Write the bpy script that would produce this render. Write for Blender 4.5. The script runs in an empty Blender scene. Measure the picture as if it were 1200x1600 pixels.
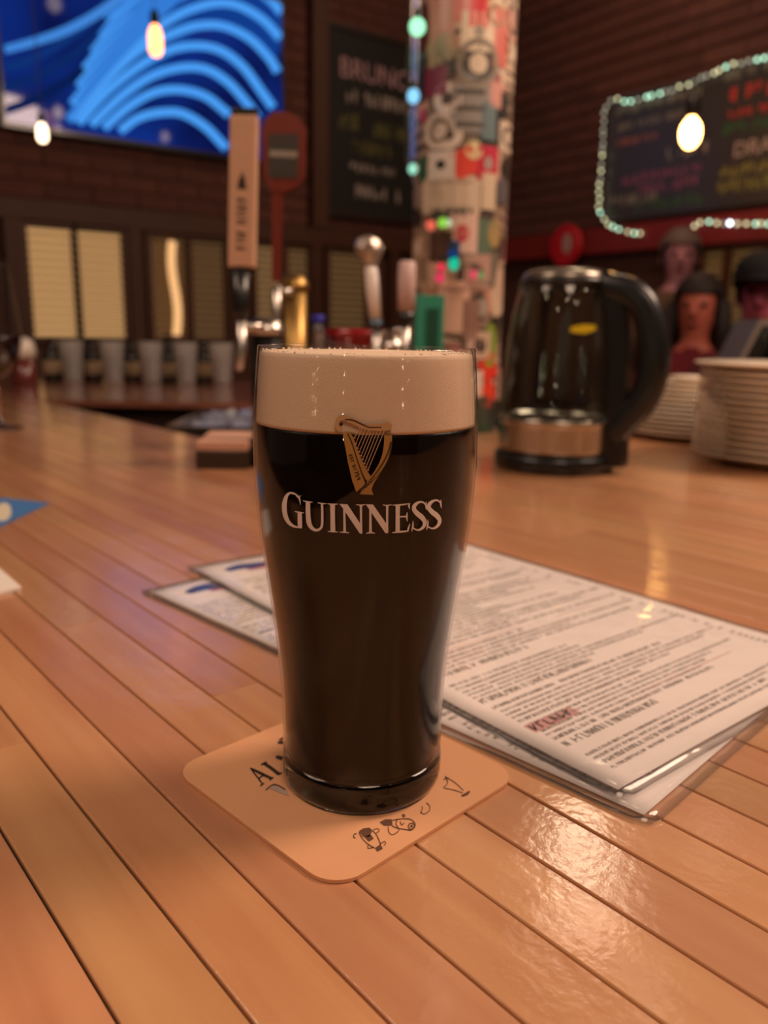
import bpy, bmesh, math, random
from mathutils import Vector, Matrix
random.seed(7)
sc = bpy.context.scene
COL = sc.collection
PI = math.pi
TZ = 1.05            # height of the bar top above the floor
EYE = 0.178          # camera above the bar top
F, TH, RO = 1250.0, math.radians(12.75), math.radians(1.0)
CO = Vector((0, 0, TZ + EYE))

# ---------------------------------------------------------------- camera
cam = bpy.data.cameras.new('camera'); camo = bpy.data.objects.new('camera', cam); COL.objects.link(camo)
sc.camera = camo
cam.sensor_fit = 'VERTICAL'; cam.lens = 26.0; cam.sensor_height = 1600 * 26.0 / F; cam.sensor_width = 36
fw = Vector((0, math.cos(TH), -math.sin(TH))); up0 = Vector((0, math.sin(TH), math.cos(TH))); rt0 = Vector((1, 0, 0))
cR, sR = math.cos(RO), math.sin(RO)
rt = cR * rt0 + sR * up0; up = -sR * rt0 + cR * up0
camo.matrix_world = Matrix(((rt.x, up.x, -fw.x, CO.x), (rt.y, up.y, -fw.y, CO.y), (rt.z, up.z, -fw.z, CO.z), (0, 0, 0, 1)))
cam.clip_start = 0.01; cam.clip_end = 60
cam.dof.use_dof = True; cam.dof.focus_distance = 0.268; cam.dof.aperture_fstop = 8.0
# ---------------------------------------------------------------- world, exposure
W = bpy.data.worlds.new('world'); sc.world = W; W.use_nodes = True
WB = W.node_tree.nodes['Background']; WB.inputs[0].default_value = (1.0, 0.66, 0.48, 1); WB.inputs[1].default_value = 0.07
sc.view_settings.view_transform = 'Standard'; sc.view_settings.look = 'None'
sc.view_settings.gamma = 1; sc.view_settings.use_curve_mapping = False; sc.view_settings.exposure = -0.15
cy = sc.cycles
cy.max_bounces = 10; cy.transparent_max_bounces = 16; cy.sample_clamp_indirect = 4.0; cy.sample_clamp_direct = 0
cy.caustics_reflective = False; cy.caustics_refractive = False; cy.use_denoising = True
# ---------------------------------------------------------------- unseen area lights added for soft light on bar and wall
def area(name, loc, target, size, power, col):
    l = bpy.data.lights.new(name, 'AREA'); l.shape = 'DISK'; l.size = size; l.energy = power; l.color = col
    o = bpy.data.objects.new(name, l); COL.objects.link(o); o.location = loc
    o.rotation_euler = (Vector(target) - Vector(loc)).to_track_quat('-Z', 'Y').to_euler()
    return o
WARM = (1.0, 0.70, 0.52)
area('unseen_area_light', (1.75, 1.0, 2.9), (.1, .6, TZ), 0.9, 62, WARM)
area('unseen_area_light', (-1.5, 0.3, 2.8), (0, .4, TZ), 1.0, 18, WARM)
area('unseen_area_light', (0.3, -0.9, 2.9), (0, .5, TZ), 0.9, 20, WARM)
area('unseen_area_light', (1.0, 3.3, 3.6), (0.5, 4.6, 1.6), 0.5, 20, (1.0, .66, .46))
# ---------------------------------------------------------------- helpers
def ray(px, py):
    x = (px - 600) / F; y = (800 - py) / F
    xc = cR * x - sR * y; yc = sR * x + cR * y
    return (rt0 * xc + up0 * yc + fw).normalized()
def on_z(px, py, h=0.0):
    d = ray(px, py); t = (TZ + h - CO.z) / d.z
    return CO + d * t
def at_y(px, py, y):
    d = ray(px, py); return CO + d * (y / d.y)
def on_plane(px, py, p0, n):
    d = ray(px, py); return CO + d * ((p0 - CO).dot(n) / d.dot(n))
def lin(c):
    if isinstance(c, str):
        c = tuple(int(c[i:i + 2], 16) / 255 for i in (0, 2, 4))
    return tuple((v / 12.92 if v <= .04045 else ((v + .055) / 1.055) ** 2.4) for v in c)
MATS = {}
def mat(name, col=None, rough=.5, metal=0, spec=None, coat=0, coat_r=.1, emit=None, es=0, noise=0, nscale=20, bump=0, bscale=60, trans=0, ior=1.45, sss=0, rnd=0):
    if name in MATS: return MATS[name]
    m = bpy.data.materials.new(name); m.use_nodes = True; MATS[name] = m
    nt = m.node_tree; b = nt.nodes['Principled BSDF']; c = lin(col) if col else (.8, .8, .8)
    b.inputs['Base Color'].default_value = (*c, 1); b.inputs['Roughness'].default_value = rough
    b.inputs['Metallic'].default_value = metal; b.inputs['IOR'].default_value = ior
    if spec is not None: b.inputs['Specular IOR Level'].default_value = spec
    b.inputs['Coat Weight'].default_value = coat; b.inputs['Coat Roughness'].default_value = coat_r
    b.inputs['Transmission Weight'].default_value = trans
    if sss: b.inputs['Subsurface Weight'].default_value = sss; b.inputs['Subsurface Radius'].default_value = (.01, .006, .003)
    if emit: b.inputs['Emission Color'].default_value = (*lin(emit), 1); b.inputs['Emission Strength'].default_value = es
    tc = nt.nodes.new('ShaderNodeTexCoord')
    if noise or rnd:
        hs = nt.nodes.new('ShaderNodeHueSaturation'); hs.inputs['Color'].default_value = (*c, 1)
        nz = nt.nodes.new('ShaderNodeTexNoise'); nz.inputs['Scale'].default_value = nscale; nz.inputs['Detail'].default_value = 5
        nt.links.new(tc.outputs['Object'], nz.inputs['Vector'])
        mr = nt.nodes.new('ShaderNodeMapRange'); mr.inputs[3].default_value = 1 - noise; mr.inputs[4].default_value = 1 + noise
        nt.links.new(nz.outputs['Fac'], mr.inputs[0]); out = mr.outputs[0]
        if rnd:
            oi = nt.nodes.new('ShaderNodeObjectInfo'); m2 = nt.nodes.new('ShaderNodeMapRange')
            m2.inputs[3].default_value = 1 - rnd; m2.inputs[4].default_value = 1 + rnd
            nt.links.new(oi.outputs['Random'], m2.inputs[0])
            mu = nt.nodes.new('ShaderNodeMath'); mu.operation = 'MULTIPLY'
            nt.links.new(out, mu.inputs[0]); nt.links.new(m2.outputs[0], mu.inputs[1]); out = mu.outputs[0]
        nt.links.new(out, hs.inputs['Value']); nt.links.new(hs.outputs[0], b.inputs['Base Color'])
    if bump:
        n2 = nt.nodes.new('ShaderNodeTexNoise'); n2.inputs['Scale'].default_value = bscale; n2.inputs['Detail'].default_value = 3
        nt.links.new(tc.outputs['Object'], n2.inputs['Vector'])
        bp = nt.nodes.new('ShaderNodeBump'); bp.inputs['Strength'].default_value = bump; bp.inputs['Distance'].default_value = .001
        nt.links.new(n2.outputs['Fac'], bp.inputs['Height']); nt.links.new(bp.outputs[0], b.inputs['Normal'])
        nt.links.new(bp.outputs[0], b.inputs['Coat Normal'])
    return m
def thin_glass(name, tint='ffffff', ior=1.5, rough=0.0, bump=0, bscale=40, haze=0):
    """clear wall of glass or film: Fresnel reflection over plain transparency"""
    m = bpy.data.materials.new(name); m.use_nodes = True; nt = m.node_tree; nt.nodes.clear()
    o = nt.nodes.new('ShaderNodeOutputMaterial'); mx = nt.nodes.new('ShaderNodeMixShader')
    # Schlick's reflectance, the same on both faces of the wall
    ge = nt.nodes.new('ShaderNodeNewGeometry'); fr = nt.nodes.new('ShaderNodeVectorMath'); fr.operation = 'DOT_PRODUCT'
    nt.links.new(ge.outputs['Incoming'], fr.inputs[0]); nt.links.new(ge.outputs['Normal'], fr.inputs[1])
    def mth(op, a, b=None):
        q = nt.nodes.new('ShaderNodeMath'); q.operation = op; nt.links.new(a, q.inputs[0])
        if b is not None: q.inputs[1].default_value = b
        return q.outputs[0]
    f0 = ((ior - 1) / (ior + 1)) ** 2
    ab = mth('ABSOLUTE', fr.outputs['Value']); om = nt.nodes.new('ShaderNodeMath'); om.operation = 'SUBTRACT'; om.inputs[0].default_value = 1; nt.links.new(ab, om.inputs[1])
    fac = mth('ADD', mth('MULTIPLY', mth('POWER', om.outputs[0], 5), 1 - f0), f0)
    tr = nt.nodes.new('ShaderNodeBsdfTransparent'); tr.inputs[0].default_value = (*lin(tint), 1)
    gl = nt.nodes.new('ShaderNodeBsdfGlossy'); gl.inputs['Roughness'].default_value = rough
    nt.links.new(fac, mx.inputs[0]); nt.links.new(tr.outputs[0], mx.inputs[1]); nt.links.new(gl.outputs[0], mx.inputs[2])
    last = mx
    if haze:
        df = nt.nodes.new('ShaderNodeBsdfDiffuse'); df.inputs[0].default_value = (.8, .8, .8, 1)
        m2 = nt.nodes.new('ShaderNodeMixShader'); m2.inputs[0].default_value = haze
        nt.links.new(mx.outputs[0], m2.inputs[1]); nt.links.new(df.outputs[0], m2.inputs[2]); last = m2
    if bump:
        tc = nt.nodes.new('ShaderNodeTexCoord'); nz = nt.nodes.new('ShaderNodeTexNoise'); nz.inputs['Scale'].default_value = bscale
        bp = nt.nodes.new('ShaderNodeBump'); bp.inputs['Strength'].default_value = bump; bp.inputs['Distance'].default_value = .002
        nt.links.new(tc.outputs['Object'], nz.inputs['Vector']); nt.links.new(nz.outputs['Fac'], bp.inputs['Height'])
        nt.links.new(bp.outputs[0], gl.inputs['Normal']); nt.links.new(bp.outputs[0], fr.inputs[1])
    nt.links.new(last.outputs[0], o.inputs[0]); return m
def emis(name, col, s):
    m = bpy.data.materials.new(name); m.use_nodes = True; nt = m.node_tree; nt.nodes.clear()
    o = nt.nodes.new('ShaderNodeOutputMaterial'); e = nt.nodes.new('ShaderNodeEmission')
    e.inputs[0].default_value = (*lin(col), 1); e.inputs[1].default_value = s; nt.links.new(e.outputs[0], o.inputs[0]); return m

def meta(o, label=None, cat=None, group=None, kind=None):
    if label: o['label'] = label
    if cat: o['category'] = cat
    if group: o['group'] = group
    if kind: o['kind'] = kind
    return o
def thing(name, label, cat, loc, rz=0, group=None):
    o = bpy.data.objects.new(name, None); COL.objects.link(o); o.location = loc; o.rotation_euler = (0, 0, rz)
    o.empty_display_size = .02
    return meta(o, label, cat, group)
def obj(name, bm, m, parent=None, smooth=False, loc=None):
    me = bpy.data.meshes.new(name)
    if isinstance(bm, bmesh.types.BMesh):
        bmesh.ops.recalc_face_normals(bm, faces=bm.faces); bm.to_mesh(me); bm.free()
    else:
        me = bm
    if smooth: me.shade_smooth()
    o = bpy.data.objects.new(name, me); COL.objects.link(o)
    if m: me.materials.append(m)
    if parent: o.parent = parent
    if loc is not None: o.location = loc
    return o
def world_obj(name, bm, m, parent, smooth=False):
    """bm in world coordinates, put under a parent that stands elsewhere"""
    L = parent.location; M = Matrix.LocRotScale(L, parent.rotation_euler, None).inverted()
    bm.transform(M); return obj(name, bm, m, parent, smooth)
def BM(): return bmesh.new()
def box(bm, x0, x1, y0, y1, z0, z1, M=None, bev=0):
    r = bmesh.ops.create_cube(bm, size=1)
    vs = r['verts']
    bmesh.ops.scale(bm, vec=(x1 - x0, y1 - y0, z1 - z0), verts=vs)
    bmesh.ops.translate(bm, vec=((x0 + x1) / 2, (y0 + y1) / 2, (z0 + z1) / 2), verts=vs)
    if bev:
        es = {e for v in vs for e in v.link_edges}
        rr = bmesh.ops.bevel(bm, geom=list(es), offset=bev, segments=2, affect='EDGES', profile=.5)
        vs = list({v for v in rr['verts']} | {v for v in vs if v.is_valid})
    if M: bmesh.ops.transform(bm, matrix=M, verts=vs)
    return bm
def lathe(bm, prof, seg=48, c=(0, 0, 0), close=False):
    rings = []
    for r, z in prof:
        if r < 1e-6: rings.append([bm.verts.new((c[0], c[1], c[2] + z))])
        else: rings.append([bm.verts.new((c[0] + r * math.cos(2 * PI * k / seg), c[1] + r * math.sin(2 * PI * k / seg), c[2] + z)) for k in range(seg)])
    pr = list(zip(rings, rings[1:]))
    if close: pr.append((rings[-1], rings[0]))
    for a, b in pr:
        for k in range(seg):
            j = (k + 1) % seg
            if len(a) == 1 and len(b) == 1: continue
            if len(a) == 1: bm.faces.new((a[0], b[j], b[k]))
            elif len(b) == 1: bm.faces.new((a[k], a[j], b[0]))
            else: bm.faces.new((a[k], a[j], b[j], b[k]))
    return bm
def tube(bm, pts, r, seg=8, caps=True, flat=1.0):
    pts = [Vector(p) for p in pts]; rs = r if isinstance(r, (list, tuple)) else [r] * len(pts)
    rings = []; ref = Vector((0, 0, 1))
    for i, p in enumerate(pts):
        t = (pts[min(i + 1, len(pts) - 1)] - pts[max(i - 1, 0)]).normalized()
        if i == 0:
            if abs(t.dot(ref)) > .9: ref = Vector((1, 0, 0))
            u = t.cross(ref).normalized()
        else: u = (u - t * u.dot(t)).normalized()
        v = t.cross(u)
        rings.append([bm.verts.new(p + (u * math.cos(2 * PI * k / seg) + v * math.sin(2 * PI * k / seg) * flat) * rs[i]) for k in range(seg)])
    for a, b in zip(rings, rings[1:]):
        for k in range(seg): bm.faces.new((a[k], a[(k + 1) % seg], b[(k + 1) % seg], b[k]))
    if caps: bm.faces.new(rings[0][::-1]); bm.faces.new(rings[-1])
    return bm
def sphere(bm, c, r, u=12, v=8, s=(1, 1, 1)):
    M = Matrix.Translation(c) @ Matrix.Diagonal((r * s[0], r * s[1], r * s[2], 1))
    bmesh.ops.create_uvsphere(bm, u_segments=u, v_segments=v, radius=1, matrix=M); return bm
def prism(bm, pts, z0, z1):
    a = [bm.verts.new((x, y, z0)) for x, y in pts]; b = [bm.verts.new((x, y, z1)) for x, y in pts]
    bm.faces.new(a[::-1]); bm.faces.new(b); n = len(pts)
    for i in range(n): bm.faces.new((a[i], a[(i + 1) % n], b[(i + 1) % n], b[i]))
    return bm
def rrect(w, h, r, n=5):
    out = []
    for cx, cyy, a0 in ((w / 2 - r, h / 2 - r, 0), (-w / 2 + r, h / 2 - r, 90), (-w / 2 + r, -h / 2 + r, 180), (w / 2 - r, -h / 2 + r, 270)):
        for k in range(n + 1):
            a = math.radians(a0 + 90 * k / n); out.append((cx + r * math.cos(a), cyy + r * math.sin(a)))
    return out
def catmull(pts, n=5):
    if len(pts) < 3: n = max(n, 1)
    P = [pts[0]] + list(pts) + [pts[-1]]; out = []
    for i in range(1, len(P) - 2):
        for k in range(n):
            t = k / n
            out.append(tuple(.5 * ((2 * b) + (-a + c) * t + (2 * a - 5 * b + 4 * c - d) * t * t + (-a + 3 * b - 3 * c + d) * t ** 3)
                             for a, b, c, d in zip(P[i - 1], P[i], P[i + 1], P[i + 2])))
    out.append(tuple(pts[-1])); return out
def ribbon(bm, pts, fmap, hw=None, n=5, across=2):
    """flat ink stroke through (x, y, halfwidth) points laid on a surface by fmap"""
    pts = [tuple(p) if len(p) == 3 else (p[0], p[1], hw) for p in pts]
    c = catmull(pts, n) if len(pts) > 2 else [tuple(pts[0][k] + (pts[1][k] - pts[0][k]) * i / 4 for k in range(3)) for i in range(5)]
    rows = []
    for i, (x, y, w) in enumerate(c):
        a = c[max(i - 1, 0)]; b = c[min(i + 1, len(c) - 1)]
        dx, dy = b[0] - a[0], b[1] - a[1]; L = math.hypot(dx, dy) or 1
        nx, ny = -dy / L, dx / L
        rows.append([bm.verts.new(fmap(x + nx * w * (2 * k / across - 1), y + ny * w * (2 * k / across - 1))) for k in range(across + 1)])
    for a, b in zip(rows, rows[1:]):
        for k in range(across): bm.faces.new((a[k], a[k + 1], b[k + 1], b[k]))
    return bm
def inkpoly(bm, pts, fmap, cuts=2):
    t = bmesh.new(); vs = [t.verts.new((x, y, 0)) for x, y in pts]; t.faces.new(vs)
    bmesh.ops.triangulate(t, faces=t.faces)
    if cuts: bmesh.ops.subdivide_edges(t, edges=t.edges, cuts=cuts, use_grid_fill=True)
    mp = {v: bm.verts.new(fmap(v.co.x, v.co.y)) for v in t.verts}
    for f in t.faces: bm.faces.new([mp[v] for v in f.verts])
    t.free(); return bm
def clone(src, loc=None, rz=None, label=None, group=None, parent=None):
    r = src.copy(); COL.objects.link(r)
    if parent: r.parent = parent
    if loc is not None: r.location = loc
    if rz is not None: r.rotation_euler = (0, 0, rz)
    if label: r['label'] = label
    if group: r['group'] = group
    for ch in list(src.children):
        c = ch.copy(); COL.objects.link(c); c.parent = r
        for g in list(ch.children):
            d = g.copy(); COL.objects.link(d); d.parent = c
    return r
def text_bm(s, size, extr=.0005, sx=1.0):
    cu = bpy.data.curves.new('t', 'FONT'); cu.body = s; cu.size = size; cu.extrude = extr; cu.align_x = 'CENTER'; cu.align_y = 'CENTER'; cu.resolution_u = 3
    o = bpy.data.objects.new('t', cu); COL.objects.link(o)
    dg = bpy.context.evaluated_depsgraph_get(); me = bpy.data.meshes.new_from_object(o.evaluated_get(dg))
    bm = bmesh.new(); bm.from_mesh(me); bpy.data.objects.remove(o); bpy.data.meshes.remove(me)
    bmesh.ops.scale(bm, vec=(sx, 1, 1), verts=bm.verts); return bm
# ================================================================ ROOM SHELL
CX, CY = .51, 5.5                                  # far corner of the room
A54, A36 = math.radians(54), math.radians(36)
uA = Vector((-math.sin(A54), -math.cos(A54), 0))   # along the left wall, from the corner towards us
uB = Vector((math.sin(A36), -math.cos(A36), 0))    # along the right wall
nA = Vector((math.cos(A54), -math.sin(A54), 0)); nB = Vector((-math.cos(A36), -math.sin(A36), 0))   # into the room
CN = Vector((CX, CY, 0)); CEIL = 3.7
def frame(u, n):                                   # local x along wall from corner, local y out of wall, z up
    M = Matrix.Identity(4)
    for i in range(3): M[i][0] = u[i]; M[i][1] = n[i]; M[i][2] = (0, 0, 1)[i]; M[i][3] = CN[i]
    return M
MA, MB_ = frame(uA, nA), frame(uB, nB)
def onA(px, py, off=0):
    p = on_plane(px, py, CN + nA * off, nA); d = p - CN; return d.dot(uA), p.z
def onB(px, py, off=0):
    p = on_plane(px, py, CN + nB * off, nB); d = p - CN; return d.dot(uB), p.z
M_floor = mat('floor_boards', '3a261b', .5, noise=.2)
M_ceil = mat('ceiling_paint', '2c1d18', .8)
M_mortar = mat('mortar', '503127', .9, noise=.2)
M_brick = mat('brick', '57322a', .85, noise=.3, nscale=9, rnd=.18, bump=.4, bscale=40)
M_trimA = mat('dark_wood', '44220f', .6, noise=.25, nscale=6)
M_trimB = mat('red_lit_rail', '7c2420', .5, noise=.2, nscale=5, coat=.2)  # same rail as on the left wall, its reddish light put into the colour
M_frame = mat('frame_wood', '4a2812', .55, noise=.2, nscale=8)
M_black = mat('black_plastic', '0c0b0b', .35, coat=.3)
M_chrome = mat('chrome', 'c8c0b8', .28, metal=1)
M_steel = mat('steel', 'b8b0a6', .22, metal=1)
M_brass = mat('brass', 'b89458', .42, metal=1)
fl = BM(); box(fl, -7, 6, -4, 9, -.1, 0); meta(obj('floor', fl, M_floor), 'dark wooden floor of the room', kind='structure')
ce = BM(); box(ce, -7, 6, -4, 9, CEIL, CEIL + .1); meta(obj('ceiling', ce, M_ceil), 'dark ceiling high above the bar', kind='structure')
LA, LB = 5.6, 4.6
b = BM(); box(b, -7, 6, -4.1, -4, 0, CEIL); meta(obj('wall_back', b, mat('back_paint', '4a2c20', .8)), 'dark painted wall far behind the camera', kind='structure')
def wallset(name, M, L, lab, side):
    bm = BM(); box(bm, 0 if side == 'A' else -.1, L, -.25, -.007, 0, CEIL, M)
    w = meta(obj(name, bm, M_mortar), lab, kind='structure'); return w
wallA = wallset('wall_left', MA, LA, 'dark brick wall left of the corner, carrying the television', 'A')
wallB = wallset('wall_right', MB_, LB, 'dark brick wall right of the corner, carrying the lit chalkboard', 'B')
BR0 = 1.80
bmb = BM(); box(bmb, -.104, .104, -.02, .02, -.0325, .0325, bev=.004)
brick_me = bpy.data.meshes.new('brick'); bmb.to_mesh(brick_me); bmb.free(); brick_me.materials.append(M_brick)
def bricks(wall, M, L, t0, t1, z1):
    """courses of bricks above the trim; the 300 nearest are single, the rest joined"""
    spots = []
    rows = int((CEIL - BR0) / .075)
    for j in range(rows):
        z = BR0 + .0375 + j * .075; off = .11 * (j % 2)
        k = 0
        while True:
            x = .11 + off + k * .218; k += 1
            if x > L - .11: break
            spots.append((x, z))
    cen = (t0 + t1) / 2
    spots.sort(key=lambda s: (not (t0 < s[0] < t1 and s[1] < z1), abs(s[0] - cen)))
    rest = BM()
    for i, (x, z) in enumerate(spots):
        T = M @ Matrix.Translation((x, random.uniform(-.019, -.015), z)) @ Matrix.Rotation(random.uniform(-.01, .01), 4, 'Y')
        if i < 290:
            o = bpy.data.objects.new('brick', brick_me); COL.objects.link(o); o.parent = wall; o.matrix_world = T
        else:
            box(rest, -.104, .104, -.02, .02, -.0325, .0325, T)
    meta(obj('brick_courses', rest, M_brick, wall), kind='stuff')
tA0, _ = onA(655, 100); tA1, _ = onA(0, 100)
tB0, _ = onB(800, 100); tB1, _ = onB(1200, 100)
bricks(wallA, MA, LA, 0, tA1, 3.2); bricks(wallB, MB_, LB, 0, tB1, 3.0)
def trim(name, M, L, z0, z1, th, m, lab):
    bm = BM(); box(bm, 0 if M is MA else 0, L, -.02, th, z0, z1, M, bev=0); return meta(obj(name, bm, m), lab, kind='structure')
trim('trim_1', MA, LA, 1.70, 1.79, .05, M_trimA, 'dark wooden rail above the windows of the left wall')
trim('trim_2', MB_, LB, 1.66, 1.79, .05, M_trimB, 'rail tinted by reddish light above the windows of the right wall')
trim('trim_3', MA, LA, 0, 1.12, .03, M_trimA, 'dark wainscot under the windows of the left wall')
trim('trim_4', MB_, LB, 0, 1.12, .03, M_trimA, 'dark wainscot under the windows of the right wall')
# windows with blinds ------------------------------------------------------
slat_b = BM(); box(slat_b, -.5, .5, -.004, .004, -.0125, .0125, Matrix.Rotation(.5, 4, 'X'))
slat_me = bpy.data.meshes.new('slat'); slat_b.to_mesh(slat_me); slat_b.free()
def window(n, M, x0, x1, z0, z1, lit, col, lab):
    w = x1 - x0; fr = .028
    root = bpy.data.objects.new('window_%d' % n, None); COL.objects.link(root); root.matrix_world = M @ Matrix.Translation(((x0 + x1) / 2, 0, z0))
    meta(root, lab, kind='structure')
    b = BM(); H = z1 - z0
    box(b, -w / 2 - fr, -w / 2, -.02, .03, 0, H); box(b, w / 2, w / 2 + fr, -.02, .03, 0, H)
    box(b, -w / 2 - fr, w / 2 + fr, -.02, .03, -fr, 0); box(b, -w / 2 - fr, w / 2 + fr, -.02, .03, H, H + fr)
    obj('window_frame', b, M_frame, root)
    g = BM(); box(g, -w / 2, w / 2, -.016, -.012, 0, H)
    obj('pane', g, emis('lit_pane_%d' % n, col, lit), root)
    sm = mat('slat_%d' % n, 'b09468' if lit > .3 else '7c6646', .6, emit=col, es=lit * .6); me = slat_me.copy(); me.materials.append(sm)  # light on the blinds put into colour: slats glow, bright ones paler
    ns = 14
    for k in range(ns):
        o = bpy.data.objects.new('slat', me); COL.objects.link(o); o.parent = root
        o.location = (0, .004, H * (k + .5) / ns); o.scale = (w, 1, 1)
wn = 1
for (pa, pb, lit, lab) in ((46, 114, .74, 'brightest lit window with closed slat blinds, leftmost on the left wall'),
                      (123, 190, .66, 'lit window with slat blinds, second from the left'),
                      (236, 288, .05, 'dim window with slat blinds, third from the left, beside the bright strip'),
                      (298, 348, .06, 'dim window with slat blinds behind the tall wooden tap handle'),
                      (398, 436, .22, 'narrow lit window behind the tap handles'),
                      (447, 478, .10, 'narrow lit window behind the brass tap column'),
                      (512, 568, .08, 'dim window left of the white tap handle')):
    xa, _ = onA(pb, 440); xb, _ = onA(pa, 440)
    window(wn, MA, xa, xb, 1.17, 1.675, lit, 'ffc684', lab); wn += 1
for (pa, pb, lit, lab) in (                      (1100, 1130, .10, 'narrow dim window behind the person in the dark red shirt'), (1142, 1190, .11, 'dim window left of the person in the black cap')):
    xa, _ = onB(pa, 450); xb, _ = onB(pb, 450)
    window(wn, MB_, xa, xb, 1.15, 1.63, lit, 'f0b870', lab); wn += 1
# posts between the windows
pn = 5
for px in (22, 210, 362, 490, 610):
    x, _ = onA(px, 440); b = BM(); box(b, x - .035, x + .035, -.02, .045, 0, 1.70, MA)
    meta(obj('trim_%d' % pn, b, M_trimA), kind='structure'); pn += 1
xx, _ = onA(493, 200); b = BM(); box(b, xx - .05, xx + .05, -.02, .06, 1.79, CEIL, MA); meta(obj('trim_%d' % pn, b, M_trimA), 'dark upright timber left of the black chalkboard', kind='structure')
# bright streak of light between windows, shaped as a glowing tube --------------------------------
xs, zs = onA(270, 378, .05); xs2, zs2 = onA(272, 524, .05)
st = thing('light_streak', 'tall wavy streak of warm light shaped as a glowing tube between two dim windows', 'lamp', MA @ Vector((xs, .05, zs2 - .02)))
b = BM(); H = zs - zs2
pts = [Vector((-.012 * math.sin(k / 10 * 6), 0, H * k / 10 + .02)) for k in range(11)]
pts = [(uA * p.x) + Vector((0, 0, p.z)) for p in pts]
tube(b, pts, .038, 10, flat=.5); obj('streak_shape', b, emis('strip_glow', 'ffc080', 1.15), st, True)
b = BM(); box(b, -.05, .05, -.055, .03, -.02, .02, frame(uA, nA)); b.transform(Matrix.Translation(-CN)); obj('bracket', b, M_frame, st)  # added mount that carries the streak of light

# ================================================================ TELEVISION
tx0, _ = onA(440, 60, .07); tx1, _ = onA(3, 100, .07)
_, tz0 = onA(180, 215, .07)
TVW = tx1 - tx0; TVH = TVW * 9 / 16
tv = thing('television', 'large wall television showing glowing blue curved lines', 'television', MA @ Vector(((tx0 + tx1) / 2, .0, tz0)))
def tvf(px, py, off=.073):
    p = on_plane(px, py, CN + nA * off, nA); return p - tv.location
R_A = frame(uA, nA); R_A.translation = Vector((0, 0, 0))
b = BM(); box(b, -TVW / 2 - .015, TVW / 2 + .015, -.015, .068, -.02, TVH + .015, R_A); obj('bezel', b, M_black, tv)
m = bpy.data.materials.new('screen_background'); m.use_nodes = True; nt = m.node_tree; pb = nt.nodes['Principled BSDF']
pb.inputs['Base Color'].default_value = (.005, .005, .01, 1); pb.inputs['Roughness'].default_value = .04; pb.inputs['Specular IOR Level'].default_value = .3
nz = nt.nodes.new('ShaderNodeTexNoise'); nz.inputs['Scale'].default_value = 1.6; tc = nt.nodes.new('ShaderNodeTexCoord'); nt.links.new(tc.outputs['Object'], nz.inputs['Vector'])
rp = nt.nodes.new('ShaderNodeValToRGB'); rp.color_ramp.elements[0].position = .35; rp.color_ramp.elements[0].color = (.001, .006, .075, 1)
rp.color_ramp.elements[1].position = .7; rp.color_ramp.elements[1].color = (.004, .035, .30, 1)
nt.links.new(nz.outputs['Fac'], rp.inputs[0]); nt.links.new(rp.outputs[0], pb.inputs['Emission Color']); pb.inputs['Emission Strength'].default_value = 1
b = BM(); box(b, -TVW / 2, TVW / 2, .06, .0695, 0, TVH, R_A); obj('screen', b, m, tv)
def clipf(px, py, off):
    v = tvf(px, py, off); x = max(-TVW / 2, min(TVW / 2, v.dot(uA))); z = max(0.0, min(TVH, v.z))
    return uA * x + nA * v.dot(nA) + Vector((0, 0, z))
def glow(name, pts, hw, col, s, off):
    b = BM(); ribbon(b, [(x / 2, y / 2, (hw if len(p) == 2 else p[2]) / 2) for p in pts for (x, y) in [p[:2]]], lambda x, y: clipf(x, y, off), n=6)
    return obj(name, b, MATS.get(col + str(s)) or MATS.setdefault(col + str(s), emis('glow_' + col, col, s)), tv)
# broad sheaf of middle blue
b = BM(); inkpoly(b, [(x / 2, y / 2) for x, y in ((205, 380), (330, 400), (470, 250), (640, 60), (800, -200), (1000, -560), (400, -560), (430, -60), (330, 90), (250, 220))], lambda x, y: clipf(x, y, .0715), 3)
obj('light_sheaf', b, emis('glow_mid', '1c5cc4', .55), tv)
b = BM(); inkpoly(b, [(x / 2, y / 2) for x, y in ((600, 70), (740, 100), (860, 200), (884, 120), (884, -500), (700, -500), (560, -100), (500, 60))], lambda x, y: clipf(x, y, .072), 3)
obj('light_sheaf', b, emis('glow_deep', '1a50b8', .6), tv)
for k, (o_, c_) in enumerate(((0, '1c4cae'), (60, '173f98'), (130, '13307c'))):
    glow('dim_line', [(15, 215 + o_, 14), (110, 180 + o_), (230, 110 + o_), (330, 20 + o_), (440, -110 + o_), (560, -280 + o_)] if 0 else [(15, 215 + o_, 14), (110, 180 + o_, 15), (230, 110 + o_, 16), (330, 20 + o_, 16), (440, -110 + o_, 16), (560, -280 + o_, 16)], 14, c_, .45, .0722)
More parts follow.
